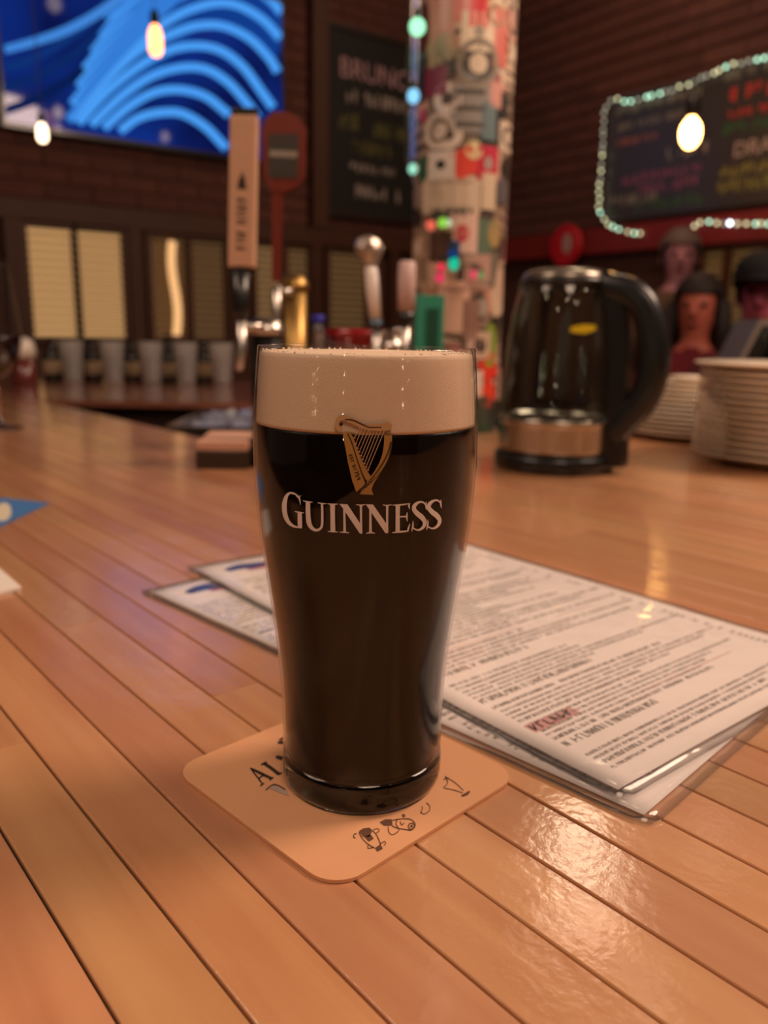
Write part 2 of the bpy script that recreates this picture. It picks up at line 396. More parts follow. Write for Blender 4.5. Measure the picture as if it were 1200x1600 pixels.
arcs = [[(375, 410), (430, 370), (500, 352), (570, 355), (640, 395), (690, 445), (708, 463)],
 [(325, 400), (400, 335), (480, 290), (560, 280), (640, 300), (700, 345), (716, 360)],
 [(285, 390), (380, 300), (470, 240), (560, 212), (640, 215), (710, 255), (770, 320), (805, 368)],
 [(245, 385), (330, 290), (430, 210), (520, 160), (610, 143), (690, 158), (760, 210), (820, 290), (853, 336)],
 [(215, 375), (320, 260), (430, 160), (540, 105), (620, 80), (700, 82), (780, 120), (840, 180), (868, 225)],
 [(225, 325), (340, 200), (460, 110), (560, 45), (660, 12), (740, 16), (820, 60), (876, 120)],
 [(245, 270), (350, 150), (470, 50), (580, -20), (680, -55), (770, -50), (840, -5), (880, 40)],
 [(265, 215), (370, 95), (490, -10), (600, -90), (700, -130), (800, -120), (882, -50)],
 [(290, 165), (390, 40), (510, -80), (620, -170), (720, -210), (820, -195), (884, -140)],
 [(320, 110), (420, -20), (540, -150), (660, -250), (760, -290), (884, -240)]]
for k, a in enumerate(arcs):
    glow('light_line', a, 13.5, '4ea4ff', 1.0, .0728 + .0004 * k)
for k in range(7):
    x0 = 222 + k * 4; o_ = k * 34
    glow('light_line', [(215 + o_ * .55, 372 - o_ * 1.55, 6), (300 + o_ * .6, 262 - o_ * 1.35, 8), (400 + o_ * .6, 150 - o_ * 1.2, 9), (520 + o_ * .5, 30 - o_ * 1.1, 9), (640 + o_ * .4, -80 - o_, 9), (760, -190 - o_, 8)], 8, '3c8cf0', .85, .0782 + .0003 * k)
glow('light_line', [(15, 155, 13), (100, 132, 14), (200, 98, 15), (300, 45, 15), (380, -15, 15), (480, -130, 15), (600, -300, 15)], 14, '4a96f2', .85, .0775)

# ================================================================ CHALKBOARDS
chalk = mat('chalkboard_black', '15120f', .7)
def lines_bm(rows, f, seed):
    """hand-chalked letter strokes: rows of (x0, x1, z, height)"""
    rnd = random.Random(seed); bm = BM()
    for x0, x1, z, h in rows:
        x = x0
        sg = 1 if x1 > x0 else -1
        while (x1 - x) * sg > 0:
            w = h * rnd.uniform(.35, .6)
            if rnd.random() < .14: x += sg * w; continue
            for s in range(3):
                a = (x + sg * rnd.uniform(0, w), z + rnd.uniform(0, h)); c = (x + sg * rnd.uniform(0, w), z + rnd.uniform(0, h))
                if rnd.random() < .6: c = (a[0] + sg * rnd.uniform(-.1, .1) * w, z + (0 if a[1] > z + h / 2 else h))
                ribbon(bm, [(a[0], a[1], h * .10), (c[0], c[1], h * .10)], f, across=1)
            x += sg * w * 1.25
    return bm
bx0, bz1 = onA(655, 60, .04); bx1, _ = onA(508, 60, .04); _, bzb = onA(580, 335, .04); _, bzt = onA(580, 58, .04)
cb = thing('chalkboard', 'black chalkboard headed BRUNCH between the timber post and the sticker pillar', 'chalkboard', MA @ Vector(((bx0 + bx1) / 2, 0, bzb)))
w2 = (bx1 - bx0) / 2; hh = bzt - bzb
b = BM(); box(b, -w2, w2, -.02, .03, 0, hh, R_A); obj('board', b, chalk, cb)
b = BM()
for q in ((-w2 - .03, -w2, 0, hh), (w2, w2 + .03, 0, hh), (-w2 - .03, w2 + .03, -.03, 0), (-w2 - .03, w2 + .03, hh, hh + .03)): box(b, q[0], q[1], -.02, .045, q[2], q[3], R_A)
obj('frame', b, mat('board_frame', '2a1a12', .5), cb)
fA = lambda x, z: uA * -x + nA * .0315 + Vector((0, 0, z))
b = text_bm('BRUNCH', hh * .155, .0008, 1.0); b.transform(Matrix.Rotation(PI / 2, 4, 'X'))
RT = Matrix.Identity(4)
for i in range(3): RT[i][0] = -uA[i]; RT[i][1] = -nA[i]; RT[i][2] = (0, 0, 1)[i]
RT.translation = nA * .032 + Vector((0, 0, hh * .80)) - uA * (w2 * .22)
b.transform(RT); obj('heading', b, mat('chalk_pink', 'b08c92', .9), cb)
obj('chalk_writing', lines_bm([(-w2 * .55, w2 * .8, hh * .62, hh * .075), (-w2 * .45, w2 * .5, hh * .24, hh * .05), (-w2 * .4, w2 * .55, hh * .09, hh * .075)], fA, 3), mat('chalk_white', '9c9088', .9), cb)['kind'] = 'stuff'
obj('chalk_writing', lines_bm([(-w2 * .8, -w2 * .2, hh * .47, hh * .09), (w2 * .05, w2 * .8, hh * .45, hh * .09), (-w2 * .4, w2 * .4, hh * .34, hh * .08)], fA, 4), mat('chalk_olive', '5c5a34', .9), cb)['kind'] = 'stuff'
# menu chalkboard with fairy lights
cx0, _ = onB(945, 250, .04); _, cz1 = onB(960, 152, .04); _, cz0 = onB(960, 345, .04); cx1 = cx0 + 1.75
mb = thing('menu_board', 'wide chalkboard menu with coloured writing, framed by fairy lights on the right wall', 'chalkboard', MB_ @ Vector((cx0, 0, cz0)))
R_B = frame(uB, nB); R_B.translation = Vector((0, 0, 0)); mh = cz1 - cz0; mw = cx1 - cx0
b = BM(); box(b, 0, mw, -.02, .03, 0, mh, R_B); obj('board', b, mat('menu_hazy', '3d3733', .5, coat=.5, coat_r=.2), mb)  # board greyed to stand in for haze reflected off its face
fB = lambda x, z: uB * x + nB * .0312 + Vector((0, 0, z))
xl, _ = onB(1112, 250, .04); xl -= cx0
for nm, colr, rows, sd in (('chalk_grey', '8d857c', [(.04, xl - .1, mh * .85, mh * .07), (.04, xl - .2, mh * .72, mh * .06), (.05, xl * .5, mh * .12, mh * .08), (xl * .6, xl - .05, mh * .42, mh * .09), (xl + .02, mw, mh * .9, mh * .07)], 5),
                     ('chalk_coral', 'a8665a', [(.06, xl * .48, mh * .60, mh * .06)], 6), ('chalk_red', 'c8443c', [(xl + .06, mw, mh * .74, mh * .11), (xl + .06, mw, mh * .63, mh * .06)], 7),
                     ('chalk_magenta', '94567a', [(.12, xl - .06, mh * .28, mh * .08), (.2, xl - .08, mh * .19, mh * .08)], 8),
                     ('chalk_green', '3c6442', [(.22, xl - .05, mh * .05, mh * .09), (xl + .04, mw, mh * .52, mh * .08)], 9),
                     ('chalk_olive2', '8a8446', [(xl + .04, mw, mh * .22, mh * .08), (xl + .04, mw, mh * .1, mh * .1)], 10)):
    obj('chalk_writing', lines_bm(rows, fB, sd), mat(nm, colr, .9), mb)['kind'] = 'stuff'
b = text_bm('DRAFT C', mh * .15, .0008)
RB = Matrix.Identity(4)
for i in range(3): RB[i][0] = uB[i]; RB[i][1] = (0, 0, 1)[i]; RB[i][2] = nB[i]
RB.translation = fB(xl + .29, mh * .40); b.transform(RB); obj('heading', b, mat('chalk_pale', 'c0aaa4', .9), mb)
fl_ = thing('fairy_lights', 'string of greenish white fairy lights looped around the menu chalkboard', 'fairy lights', mb.location.copy())
path = [(1225, 78), (1200, 88), (1172, 96), (1142, 102), (1110, 116), (1080, 130), (1050, 140), (1012, 150), (985, 158), (960, 156), (946, 166), (944, 190), (943, 215), (941, 240), (939, 262), (937, 285), (937, 305), (936, 325), (945, 345), (960, 355), (980, 362), (1003, 366)]
path2 = [(1086, 352), (1096, 347), (1120, 348), (1150, 349), (1175, 351), (1200, 349), (1225, 348)]
def along(path, step):
    out = []; acc = 0
    c = catmull(path, 8)
    for a, b_ in zip(c, c[1:]):
        L = math.hypot(b_[0] - a[0], b_[1] - a[1])
        while acc < L: out.append((a[0] + (b_[0] - a[0]) * acc / L, a[1] + (b_[1] - a[1]) * acc / L)); acc += step * random.uniform(.8, 1.2)
        acc -= L
    return out
bb = BM(); sphere(bb, (0, 0, 0), .0068, 10, 6, (1, 1, 1.2)); bulb_me = bpy.data.meshes.new('bulb'); bb.to_mesh(bulb_me); bb.free()
FM = [emis('fairy_warm', 'e8e2b0', 2.8), emis('fairy_green', 'b8ecc8', 4.2), emis('fairy_dim', 'd8d2b8', 1.3), emis('fairy_white', 'dff0ff', 11)]
fme = []
for m_ in FM:
    q = bulb_me.copy(); q.materials.append(m_); fme.append(q)
for pth in (path, path2):
    cordpts = [on_plane(x, y, CN + nB * .06, nB) - fl_.location for x, y in catmull(pth, 4)]
    b = BM(); tube(b, cordpts, .0016, 5); obj('cord', b, M_black, fl_)
    for (x, y) in along(pth, 11.5):
        lower = pth is path2 or y > 330
        k = random.choices((0, 1, 2, 3), (3, 4, 1, .6) if lower else ((2, 3, 5, .6) if x > 946 else (2, 0.5, 6, .1)))[0]
        o = bpy.data.objects.new('bulb', fme[k]); COL.objects.link(o); o.parent = fl_
        o.location = on_plane(x + random.uniform(-1.5, 1.5), y + random.uniform(-1.5, 1.5), CN + nB * .065, nB) - fl_.location
# round red sign
p = on_plane(884, 384, CN + nB * .09, nB); rsn = thing('round_sign', 'round red sign with a pale centre hanging over the red rail', 'sign', p)
MS = Matrix.Identity(4)
for i in range(3): MS[i][0] = uB[i]; MS[i][1] = (0, 0, 1)[i]; MS[i][2] = nB[i]
b = BM(); lathe(b, [(0, -.012), (.105, -.012), (.112, -.006), (.112, .006), (.105, .012), (0, .012)], 40); b.transform(MS); obj('disc', b, mat('sign_red', 'c01828', .4, coat=.5), rsn)
b = BM(); prism(b, [(.035 * math.cos(a) + .02, .055 * math.sin(a) + .01) for a in [k * PI / 12 for k in range(24)]], .012, .0135); b.transform(MS); obj('emblem', b, mat('sign_pale', 'b09088', .6), rsn)
b = BM(); box(b, -.01, .01, -.01, .01, -.075, -.01); b.transform(MS); obj('bracket', b, M_black, rsn)
# ================================================================ BAR
PD = math.radians(-49.66)
pm = Vector((math.cos(PD), math.sin(PD), 0)); pn_ = Vector((-math.sin(PD), math.cos(PD), 0))   # along planks / across planks
def sp(off, s, z=0.0): return pn_ * off + pm * s + Vector((0, 0, TZ + z))
EDGE, S_IN, OFFMAX = .622, -.99, 1.75
wm = bpy.data.materials.new('varnished_maple'); wm.use_nodes = True; nt = wm.node_tree; pb = nt.nodes['Principled BSDF']
tc = nt.nodes.new('ShaderNodeTexCoord'); oi = nt.nodes.new('ShaderNodeObjectInfo')
cmb = nt.nodes.new('ShaderNodeCombineXYZ'); mul = nt.nodes.new('ShaderNodeMath'); mul.operation = 'MULTIPLY'; mul.inputs[1].default_value = 37
nt.links.new(oi.outputs['Random'], mul.inputs[0]); [nt.links.new(mul.outputs[0], cmb.inputs[i]) for i in range(3)]
ad = nt.nodes.new('ShaderNodeVectorMath'); nt.links.new(tc.outputs['Object'], ad.inputs[0]); nt.links.new(cmb.outputs[0], ad.inputs[1])
mp = nt.nodes.new('ShaderNodeMapping'); mp.inputs['Scale'].default_value = (5, 90, 40); nt.links.new(ad.outputs[0], mp.inputs[0])
nz = nt.nodes.new('ShaderNodeTexNoise'); nz.inputs['Scale'].default_value = 1.0; nz.inputs['Detail'].default_value = 6; nz.inputs['Distortion'].default_value = .6; nt.links.new(mp.outputs[0], nz.inputs[0])
mp2 = nt.nodes.new('ShaderNodeMapping'); mp2.inputs['Scale'].default_value = (9, 30, 9); nt.links.new(ad.outputs[0], mp2.inputs[0])
nz2 = nt.nodes.new('ShaderNodeTexNoise'); nz2.inputs['Scale'].default_value = 1; nz2.inputs['Detail'].default_value = 3; nt.links.new(mp2.outputs[0], nz2.inputs[0])
rp = nt.nodes.new('ShaderNodeValToRGB'); e = rp.color_ramp.elements
e[0].position = .28; e[0].color = (*lin('b47c51'), 1); e[1].position = .72; e[1].color = (*lin('cd9a6b'), 1)
mixf = nt.nodes.new('ShaderNodeMix'); mixf.inputs[0].default_value = .5
nt.links.new(nz.outputs['Fac'], mixf.inputs[2]); nt.links.new(nz2.outputs['Fac'], mixf.inputs[3]); nt.links.new(mixf.outputs[0], rp.inputs[0])
hs = nt.nodes.new('ShaderNodeHueSaturation'); nt.links.new(rp.outputs[0], hs.inputs['Color'])
m1 = nt.nodes.new('ShaderNodeMapRange'); m1.inputs[3].default_value = .84; m1.inputs[4].default_value = 1.06; nt.links.new(oi.outputs['Random'], m1.inputs[0]); nt.links.new(m1.outputs[0], hs.inputs['Value'])
wn_ = nt.nodes.new('ShaderNodeTexWhiteNoise'); wn_.noise_dimensions = '1D'; nt.links.new(mul.outputs[0], wn_.inputs['W'])
m2 = nt.nodes.new('ShaderNodeMapRange'); m2.inputs[3].default_value = .490; m2.inputs[4].default_value = .503; nt.links.new(wn_.outputs[0], m2.inputs[0]); nt.links.new(m2.outputs[0], hs.inputs['Hue'])
nt.links.new(hs.outputs[0], pb.inputs['Base Color'])
pb.inputs['Roughness'].default_value = .42; pb.inputs['Coat Weight'].default_value = 1.0; pb.inputs['Coat Roughness'].default_value = .13; pb.inputs['Coat IOR'].default_value = 1.5
nb = nt.nodes.new('ShaderNodeTexNoise'); nb.inputs['Scale'].default_value = 260; nb.inputs['Detail'].default_value = 4; nt.links.new(ad.outputs[0], nb.inputs[0])
nb2 = nt.nodes.new('ShaderNodeTexNoise'); nb2.inputs['Scale'].default_value = 24; nb2.inputs['Detail'].default_value = 2; nt.links.new(ad.outputs[0], nb2.inputs[0])
bp = nt.nodes.new('ShaderNodeBump'); bp.inputs['Strength'].default_value = .22; bp.inputs['Distance'].default_value = .0006; nt.links.new(nb.outputs['Fac'], bp.inputs['Height'])
bp2 = nt.nodes.new('ShaderNodeBump'); bp2.inputs['Strength'].default_value = .25; bp2.inputs['Distance'].default_value = .0022; nt.links.new(nb2.outputs['Fac'], bp2.inputs['Height']); nt.links.new(bp.outputs[0], bp2.inputs['Normal'])
nt.links.new(bp2.outputs[0], pb.inputs['Normal']); nt.links.new(bp2.outputs[0], pb.inputs['Coat Normal'])

bar = thing('bar_counter', 'L-shaped bar counter with a varnished maple plank top, nearest the camera', 'bar counter', (0, .3, 0))
BI = Matrix.Translation((0, -.3, 0))
sub = mat('seam_filler', '120a06', .6); side = mat('bar_side', '3a2015', .5, coat=.3)
S0, S1 = -3.35, 1.0
def plan(o0, o1, s0, s1, z0, z1, m, name, parent, inv, bmx=None):
    b = bmx or BM(); pts = [(sp(o, s).x, sp(o, s).y) for o, s in ((o0, s0), (o0, s1), (o1, s1), (o1, s0))]
    prism(b, pts, z0, z1)
    if bmx is None: b.transform(inv); return obj(name, b, m, parent)
b = BM(); plan(-.215, EDGE - .003, S0 + .003, S1 - .003, TZ - .035, TZ - .0022, 0, 0, 0, 0, b); plan(EDGE - .004, OFFMAX - .003, S_IN + .003, S1 - .003, TZ - .035, TZ - .0022, 0, 0, 0, 0, b)
b.transform(BI); obj('top_core', b, sub, bar)
b = BM(); plan(-.15, EDGE - .05, S0 + .05, S1 - .05, 0, TZ - .035, 0, 0, 0, 0, b); plan(EDGE - .05, OFFMAX - .05, S_IN + .05, S1 - .05, 0, TZ - .035, 0, 0, 0, 0, b)
b.transform(BI); obj('bar_front', b, side, bar)
offs = [.0618, .0891, .117, .1445, .1732, .2006, .2291, .256, .2836, .311]
while offs[0] > -.2: offs.insert(0, offs[0] - .0275)
while offs[-1] + .0272 < EDGE - .012: offs.append(offs[-1] + .0272)
offs[-1] = EDGE
offs2 = [EDGE]
while offs2[-1] < OFFMAX - .02: offs2.append(offs2[-1] + .0272)
joints = {1: None}
rnd = random.Random(11)
def plank(o0, o1, s0, s1):
    L = s1 - s0 - .0005; w = o1 - o0 - .00095
    b = BM(); dz = rnd.uniform(-.00015, .00005); tl = rnd.uniform(-.0030, .0030)
    box(b, -L / 2, L / 2, -w / 2, w / 2, -.012, dz, bev=0)
    top = [e_ for e_ in b.edges if all(v.co.z > -.001 for v in e_.verts)]
    bmesh.ops.bevel(b, geom=top, offset=.0006, segments=2, affect='EDGES', profile=.5)
    b.transform(Matrix.Rotation(tl, 4, 'X'))
    o = obj('plank', b, wm, bar); o.location = sp((o0 + o1) / 2, (s0 + s1) / 2) + Vector((0, -.3, 0)); o.rotation_euler = (0, 0, PD)
for i, (a, c) in enumerate(zip(offs, offs[1:])):
    s = S0; cuts = []
    while s < S1:
        s += rnd.uniform(.5, 1.15); cuts.append(s)
    cuts = [x for x in cuts if x < S1 - .15]
    # end joints seen in the photograph
    if abs(a - .0618) < .002: cuts = [x for x in cuts if abs(x + .3444) > .4] + [-.3444]
    elif abs(a - .1732) < .002: cuts = [x for x in cuts if abs(x + .334) > .35] + [-.334]
    elif a > 0: cuts = [x for x in cuts if not (-.36 < x < .1)]
    cuts = sorted(cuts) + [S1]; s = S0
    for x in cuts: plank(a, c, s, x); s = x
for a, c in zip(offs2, offs2[1:]):
    cuts = []; s = S_IN
    while s < S1: s += rnd.uniform(.45, 1.1); cuts.append(s)
    cuts = [x for x in cuts if x < S1 - .15] + [S1]; s = S_IN
    for x in cuts: plank(a, c, s, x); s = x
# steel shelf at bar height along the inner end of the well
shf = thing('steel_shelf', 'narrow steel shelf at bar height along the well, holding the red tub and a bottle', 'shelf', (-.05, 1.34, 0))
b = BM(); plan(EDGE + .01, 1.0, -1.13, S_IN - .0005, TZ - .010, TZ - .0005, 0, 0, 0, 0, b); b.transform(Matrix.Translation((.05, -1.34, 0))); obj('shelf_plate', b, M_steel, shf)
for o_ in (.66, .97):
    b = BM(); plan(o_ - .012, o_ + .012, -1.12, -1.096, 0, TZ - .010, 0, 0, 0, 0, b); b.transform(Matrix.Translation((.05, -1.34, 0))); obj('leg', b, M_steel, shf)
# back counter across the well
bc = thing('back_counter', 'reddish wooden counter across the well, carrying the row of empty glasses', 'counter', (-.5, 2.35, 0))
def eo(y): return (EDGE + .004 - pn_.y * y) / pn_.x
red = mat('red_wood', '8c5440', .3, noise=.18, nscale=6, coat=1, coat_r=.1)
b = BM(); prism(b, [(eo(1.96), 1.96), (.15, 1.96), (.15, 2.80), (eo(2.80), 2.80)], TZ - .014, TZ); b.transform(Matrix.Translation((.5, -2.35, 0))); obj('counter_top', b, red, bc)
b = BM(); prism(b, [(eo(2.02) + .04, 2.0), (.1, 2.0), (.1, 2.75), (eo(2.75) + .04, 2.75)], 0, TZ - .014); b.transform(Matrix.Translation((.5, -2.35, 0))); obj('counter_base', b, side, bc)

# ================================================================ PINT OF STOUT
GX, GY = -.0073, .2961
CT = .0016                                       # coaster thickness
outer = [(.0315, .0035), (.0321, .0060), (.0320, .0110), (.0318, .0178), (.0319, .0319), (.0326, .0457), (.0339, .0592), (.0356, .0725), (.0374, .0855), (.0388, .0958), (.0400, .1059), (.0408, .1158), (.0413, .1257), (.0414, .1353), (.0411, .1449), (.0403, .1589), (.0394, .1690)]
def rad(z):
    if z <= outer[0][1]: return outer[0][0]
    for (r0, z0), (r1, z1) in zip(outer, outer[1:]):
        if z <= z1: return r0 + (r1 - r0) * (z - z0) / (z1 - z0)
    return outer[-1][0]
def smooth_prof(p, n=4): return catmull(p, n)
pint = thing('pint_glass', 'tall pint glass of black stout with a tan creamy head, standing on the square coaster', 'glass', (GX, GY, TZ + CT))
M_tg = thin_glass('clear_glass', ior=1.38)
M_gl = mat('solid_glass', 'f4f4f0', 0.0, trans=1, ior=1.5)
T_ = .0009
op = [q for q in smooth_prof(outer, 4) if q[1] > .0118]
prof = [(r, z) for r, z in op] + [(.03935, .1702), (.0390, .1708), (.0385, .1708), (.0381, .1702)] + [(r - T_, z) for r, z in reversed(op)]
b = BM(); lathe(b, prof, 96); obj('glass_wall', b, M_tg, pint, True)
b = BM(); lathe(b, [(0, .0009), (.024, .0009), (.0262, .0000), (.0292, .0000), (.0308, .0010), (.0318, .0035), (.0321, .0065), (.0320, .0112), (.0318, .0122), (.0298, .0135), (.027, .0122), (.018, .0105), (0, .0100)], 96)
obj('glass_base', b, M_gl, pint, True)
FZ = .1436
ins = [(r - T_ - .0001, z) for r, z in smooth_prof(outer, 4) if .0155 < z < FZ]
mstout = mat('stout', '0d0502', .3, spec=.08)
nt2 = mstout.node_tree; pbs = nt2.nodes['Principled BSDF']
b = BM(); lathe(b, [(0, .0088), (.018, .0092), (.026, .0108), (.0290, .0126), (.0306, .0142)] + ins + [(rad(FZ) - T_ - .0001, FZ), (0, FZ)], 96); obj('stout', b, mstout, pint, True)
fp = [(r - T_ - .0001, z) for r, z in smooth_prof(outer, 4) if FZ < z < .1678]
b = BM(); lathe(b, [(0, FZ + .0001), (rad(FZ) - T_ - .0001, FZ + .0001)] + fp + [(rad(.1685) - T_ - .0003, .1684), (rad(.1688) - T_ - .0012, .1689), (.03, .1691), (0, .1693)], 96)
obj('foam_head', b, mat('foam', 'dcc0a4', .75, sss=.15, noise=.03, nscale=600, bump=.25, bscale=2500), pint, True)
# --- printing on the glass: every point is laid on the wall of the glass
fb = BM(); rb = random.Random(8)
for i in range(110):
    a = rb.uniform(0, 2 * PI); r_ = rad(.1685) - T_ - rb.uniform(.0008, .006); q_ = rb.uniform(.0002, .00055)
    sphere(fb, (r_ * math.cos(a), r_ * math.sin(a), .1689 + q_ * .4), q_, 8, 5)
obj('foam_bubbles', fb, mat('bubble', 'ecd8c0', .15, coat=.6, coat_r=.03), pint, True)['kind'] = 'stuff'
AX = Vector((GX, GY, TZ + CT))
def onglass(px, py, off=.00015):
    d = ray(px, py)
    def g(t):
        p = CO + d * t - AX; return math.hypot(p.x, p.y) - (rad(p.z) + off)
    t = .17; step = .004
    while g(t) > 0 and t < .36: t += step
    lo, hi = t - step, t
    for _ in range(18):
        m_ = (lo + hi) / 2
        if g(m_) > 0: lo = m_
        else: hi = m_
    return CO + d * hi - AX
def cA(x, y): return onglass(430 + x * .11667, 750 + y * .11667)
def cB(x, y): return onglass(560 + x * .11667, 750 + y * .11667)
b = BM()
def R(f, *pts, hw=None): ribbon(b, list(pts), f, hw, n=4)
# G
R(cA, (338, 335, 2), (330, 275, 9), (316, 232, 14)); R(cA, (345, 205, 3), (312, 228, 12), (285, 205, 12)); R(cA, (318, 232, 12), (285, 200, 9), (245, 180, 13), (195, 175, 14), (152, 215, 22), (126, 300, 31), (122, 380, 32), (137, 480, 31), (178, 565, 25), (240, 615, 17), (300, 632, 11), (358, 640, 8))
R(cA, (328, 445, 29), (330, 540, 30), (332, 638, 28)); R(cA, (262, 420, 4), (320, 434, 10), (385, 441, 4))
# U I N
R(cA, (438, 288, 30), (440, 450, 31), (450, 560, 32), (480, 630, 27), (540, 672, 18), (598, 655, 16), (627, 600, 17), (630, 450, 16), (626, 310, 15)); R(cA, (370, 278, 4), (438, 292, 9), (500, 297, 4)); R(cA, (568, 303, 4), (628, 316, 9), (686, 317, 4))
R(cA, (768, 325, 33), (770, 500, 30), (773, 692, 33)); R(cA, (698, 316, 4), (768, 326, 9), (840, 322, 4)); R(cA, (706, 688, 5), (772, 692, 9), (842, 697, 4))
R(cA, (924, 395, 14), (928, 550, 15), (930, 698, 18)); R(cA, (862, 701, 4), (928, 698, 10), (992, 709, 4)); inkpoly(b, [(860, 320), (968, 326), (1165, 625), (1168, 718), (1135, 718), (900, 370)], cA)
R(cA, (1148, 338, 16), (1150, 500, 14), (1152, 700, 14)); R(cB, (-30, 328, 4), (35, 338, 9), (92, 328, 4)); 
# N E S S
inkpoly(b, [(98, 325), (195, 328), (398, 620), (396, 712), (362, 712), (140, 385)], cB); R(cB, (160, 390, 14), (161, 550, 15), (162, 702, 18)); R(cB, (104, 716, 4), (162, 704, 10), (222, 714, 4)); R(cB, (386, 340, 16), (385, 500, 14), (386, 700, 14)); R(cB, (325, 333, 4), (386, 342, 9), (447, 329, 4))
R(cB, (527, 332, 30), (526, 510, 28), (526, 694, 30)); R(cB, (455, 336, 4), (525, 336, 10), (610, 328, 9), (690, 314, 5)); R(cB, (688, 312, 4), (676, 345, 12), (688, 392, 3)); R(cB, (548, 492, 9), (610, 490, 10), (655, 488, 10)); R(cB, (655, 430, 3), (648, 490, 12), (654, 556, 3))
R(cB, (453, 706, 5), (525, 696, 12), (610, 690, 12), (672, 682, 7)); R(cB, (692, 582, 3), (672, 640, 11), (660, 688, 9))
for dx, dy, k in ((0, 0, 1), (199, -22, 1)):
    q = lambda x, y, w, dx=dx, dy=dy: (x + dx, y + dy - (dx > 0) * (x - 820) * .04, w)
    R(cB, q(908, 290, 4), q(904, 345, 10), q(914, 404, 3)); R(cB, q(903, 335, 8), q(865, 298, 11), q(810, 298, 15), q(755, 340, 25), q(745, 392, 28), q(790, 450, 33), q(850, 500, 34), q(888, 560, 27), q(876, 620, 21), q(830, 662, 15), q(780, 668, 10), q(728, 640, 9)); R(cB, q(730, 548, 3), q(730, 610, 11), q(714, 688, 4))
mpr = mat('print_cream', 'd6c8c0', .55)
obj('brand_lettering', b, mpr, pint)
# harp
def cH(x, y): return onglass(500 + x / 8, 630 + y / 8, .00015)
def cH2(x, y): return onglass(500 + x / 8, 630 + y / 8, .0003)
gold = mat('gold_ink', 'a0763c', .55, noise=.15, nscale=1500); dk = mat('dark_ink', '1c1006', .6)
hp = BM()
inkpoly(hp, [(285, 372), (338, 372), (400, 540), (470, 740), (568, 1012), (455, 1112), (400, 960), (350, 740), (310, 520)], cH)
ribbon(hp, [(352, 360, 12), (395, 450, 28), (440, 590, 30), (500, 730, 30), (560, 860, 34), (596, 925, 38), (612, 945, 30)], cH)
ribbon(hp, [(852, 400, 48), (848, 520, 50), (825, 650, 48), (775, 770, 42), (700, 890, 38), (630, 990, 44), (590, 1070, 60), (583, 1142, 86)], cH, n=6)
hpo = obj('harp_emblem', hp, gold, pint)
nk = BM(); ribbon(nk, [(265, 330, 40), (225, 300, 30), (215, 250, 26), (240, 195, 30), (285, 180, 32), (340, 195, 34), (420, 225, 34), (520, 275, 34), (620, 300, 38), (740, 300, 42), (850, 290, 52), (900, 290, 20)], cH, n=6)
obj('harp_neck', nk, mat('gold_pale', 'b58c62', .5), hpo)
st = BM(); tops = [460, 500, 545, 590, 628, 665, 705, 745, 790]; bots = [(432, 430), (447, 505), (470, 560), (492, 605), (515, 655), (535, 700), (557, 750), (577, 795), (600, 832)]
for tx, (bx_, by_) in zip(tops, bots):
    sl = (tx - bx_) / (380 - by_ + 1e-6)
    ribbon(st, [(bx_, by_, 4), (tx + sl * -65, 315, 4)], cH, across=1)
for tx, (bx_, by_) in zip(tops, bots): ribbon(st, [(bx_ - 12, by_ - 4, 5), (bx_ + 12, by_ + 12, 5)], cH2, across=1)
obj('harp_strings', st, mat('string_ink', 'c09a78', .5), hpo)
dkm = BM()
ribbon(dkm, [(345, 375, 5), (400, 500, 6), (470, 720, 6), (530, 890, 7), (575, 1000, 10), (500, 1085, 8)], cH2, across=1)
ribbon(dkm, [(310, 205, 4), (370, 205, 6), (430, 218, 7), (540, 270, 6), (620, 300, 5), (770, 300, 4)], cH2, across=1)
inkpoly(dkm, [(240, 250), (275, 240), (290, 265), (268, 290), (242, 275)], cH2, 0)
for k in range(34):
    t = k / 33; x = 885 - 20 * t - 360 * t ** 1.6; y = 490 + 620 * t
    ribbon(dkm, [(x - 14 - 8 * t, y + 8 - 16 * t, 4), (x + 14, y - 8 + 10 * t, 4)], cH2, across=1)
ribbon(dkm, [(893, 480, 3), (880, 610, 4), (835, 740, 4), (760, 860, 4), (670, 960, 4), (560, 1060, 5)], cH2, across=1)
gl = {'E': [[(0, 0), (0, 1)], [(0, 0), (.6, 0)], [(0, .5), (.5, .5)], [(0, 1), (.6, 1)]], 'S': [[(.6, .1), (.2, 0), (.05, .25), (.55, .7), (.4, 1), (0, .9)]], 'T': [[(.3, 0), (.3, 1)], [(0, 0), (.6, 0)]], 'D': [[(0, 0), (0, 1)], [(0, 0), (.5, .2), (.5, .8), (0, 1)]],
      '1': [[(.3, 0), (.3, 1)]], '7': [[(0, 0), (.6, 0), (.2, 1)]], '5': [[(.6, 0), (.1, 0), (.1, .45), (.5, .5), (.55, .85), (.1, 1)]], '9': [[(.5, .35), (.3, .5), (.05, .25), (.3, 0), (.5, .3), (.4, 1)]], '\'': [[(.2, 0), (.15, .3)]]}
def glyphs(bmx, s, x, y, h, ang, f, w=4, adv=.95, grow=0):
    for ch in s:
        for seg in gl.get(ch, []):
            pts = []
            for u, v in seg:
                X, Y = u * h, v * h; pts.append((x + X * math.cos(ang) - Y * math.sin(ang), y + X * math.sin(ang) + Y * math.cos(ang), w))
            ribbon(bmx, pts, f, across=1, n=3)
        d = h * adv; x += d * math.cos(ang); y += d * math.sin(ang); h += grow
glyphs(dkm, "EST'D1759", 395, 640, 34, math.radians(70), cH2, 4.5, .95, 1.6)
obj('ink_lines', dkm, dk, hpo)

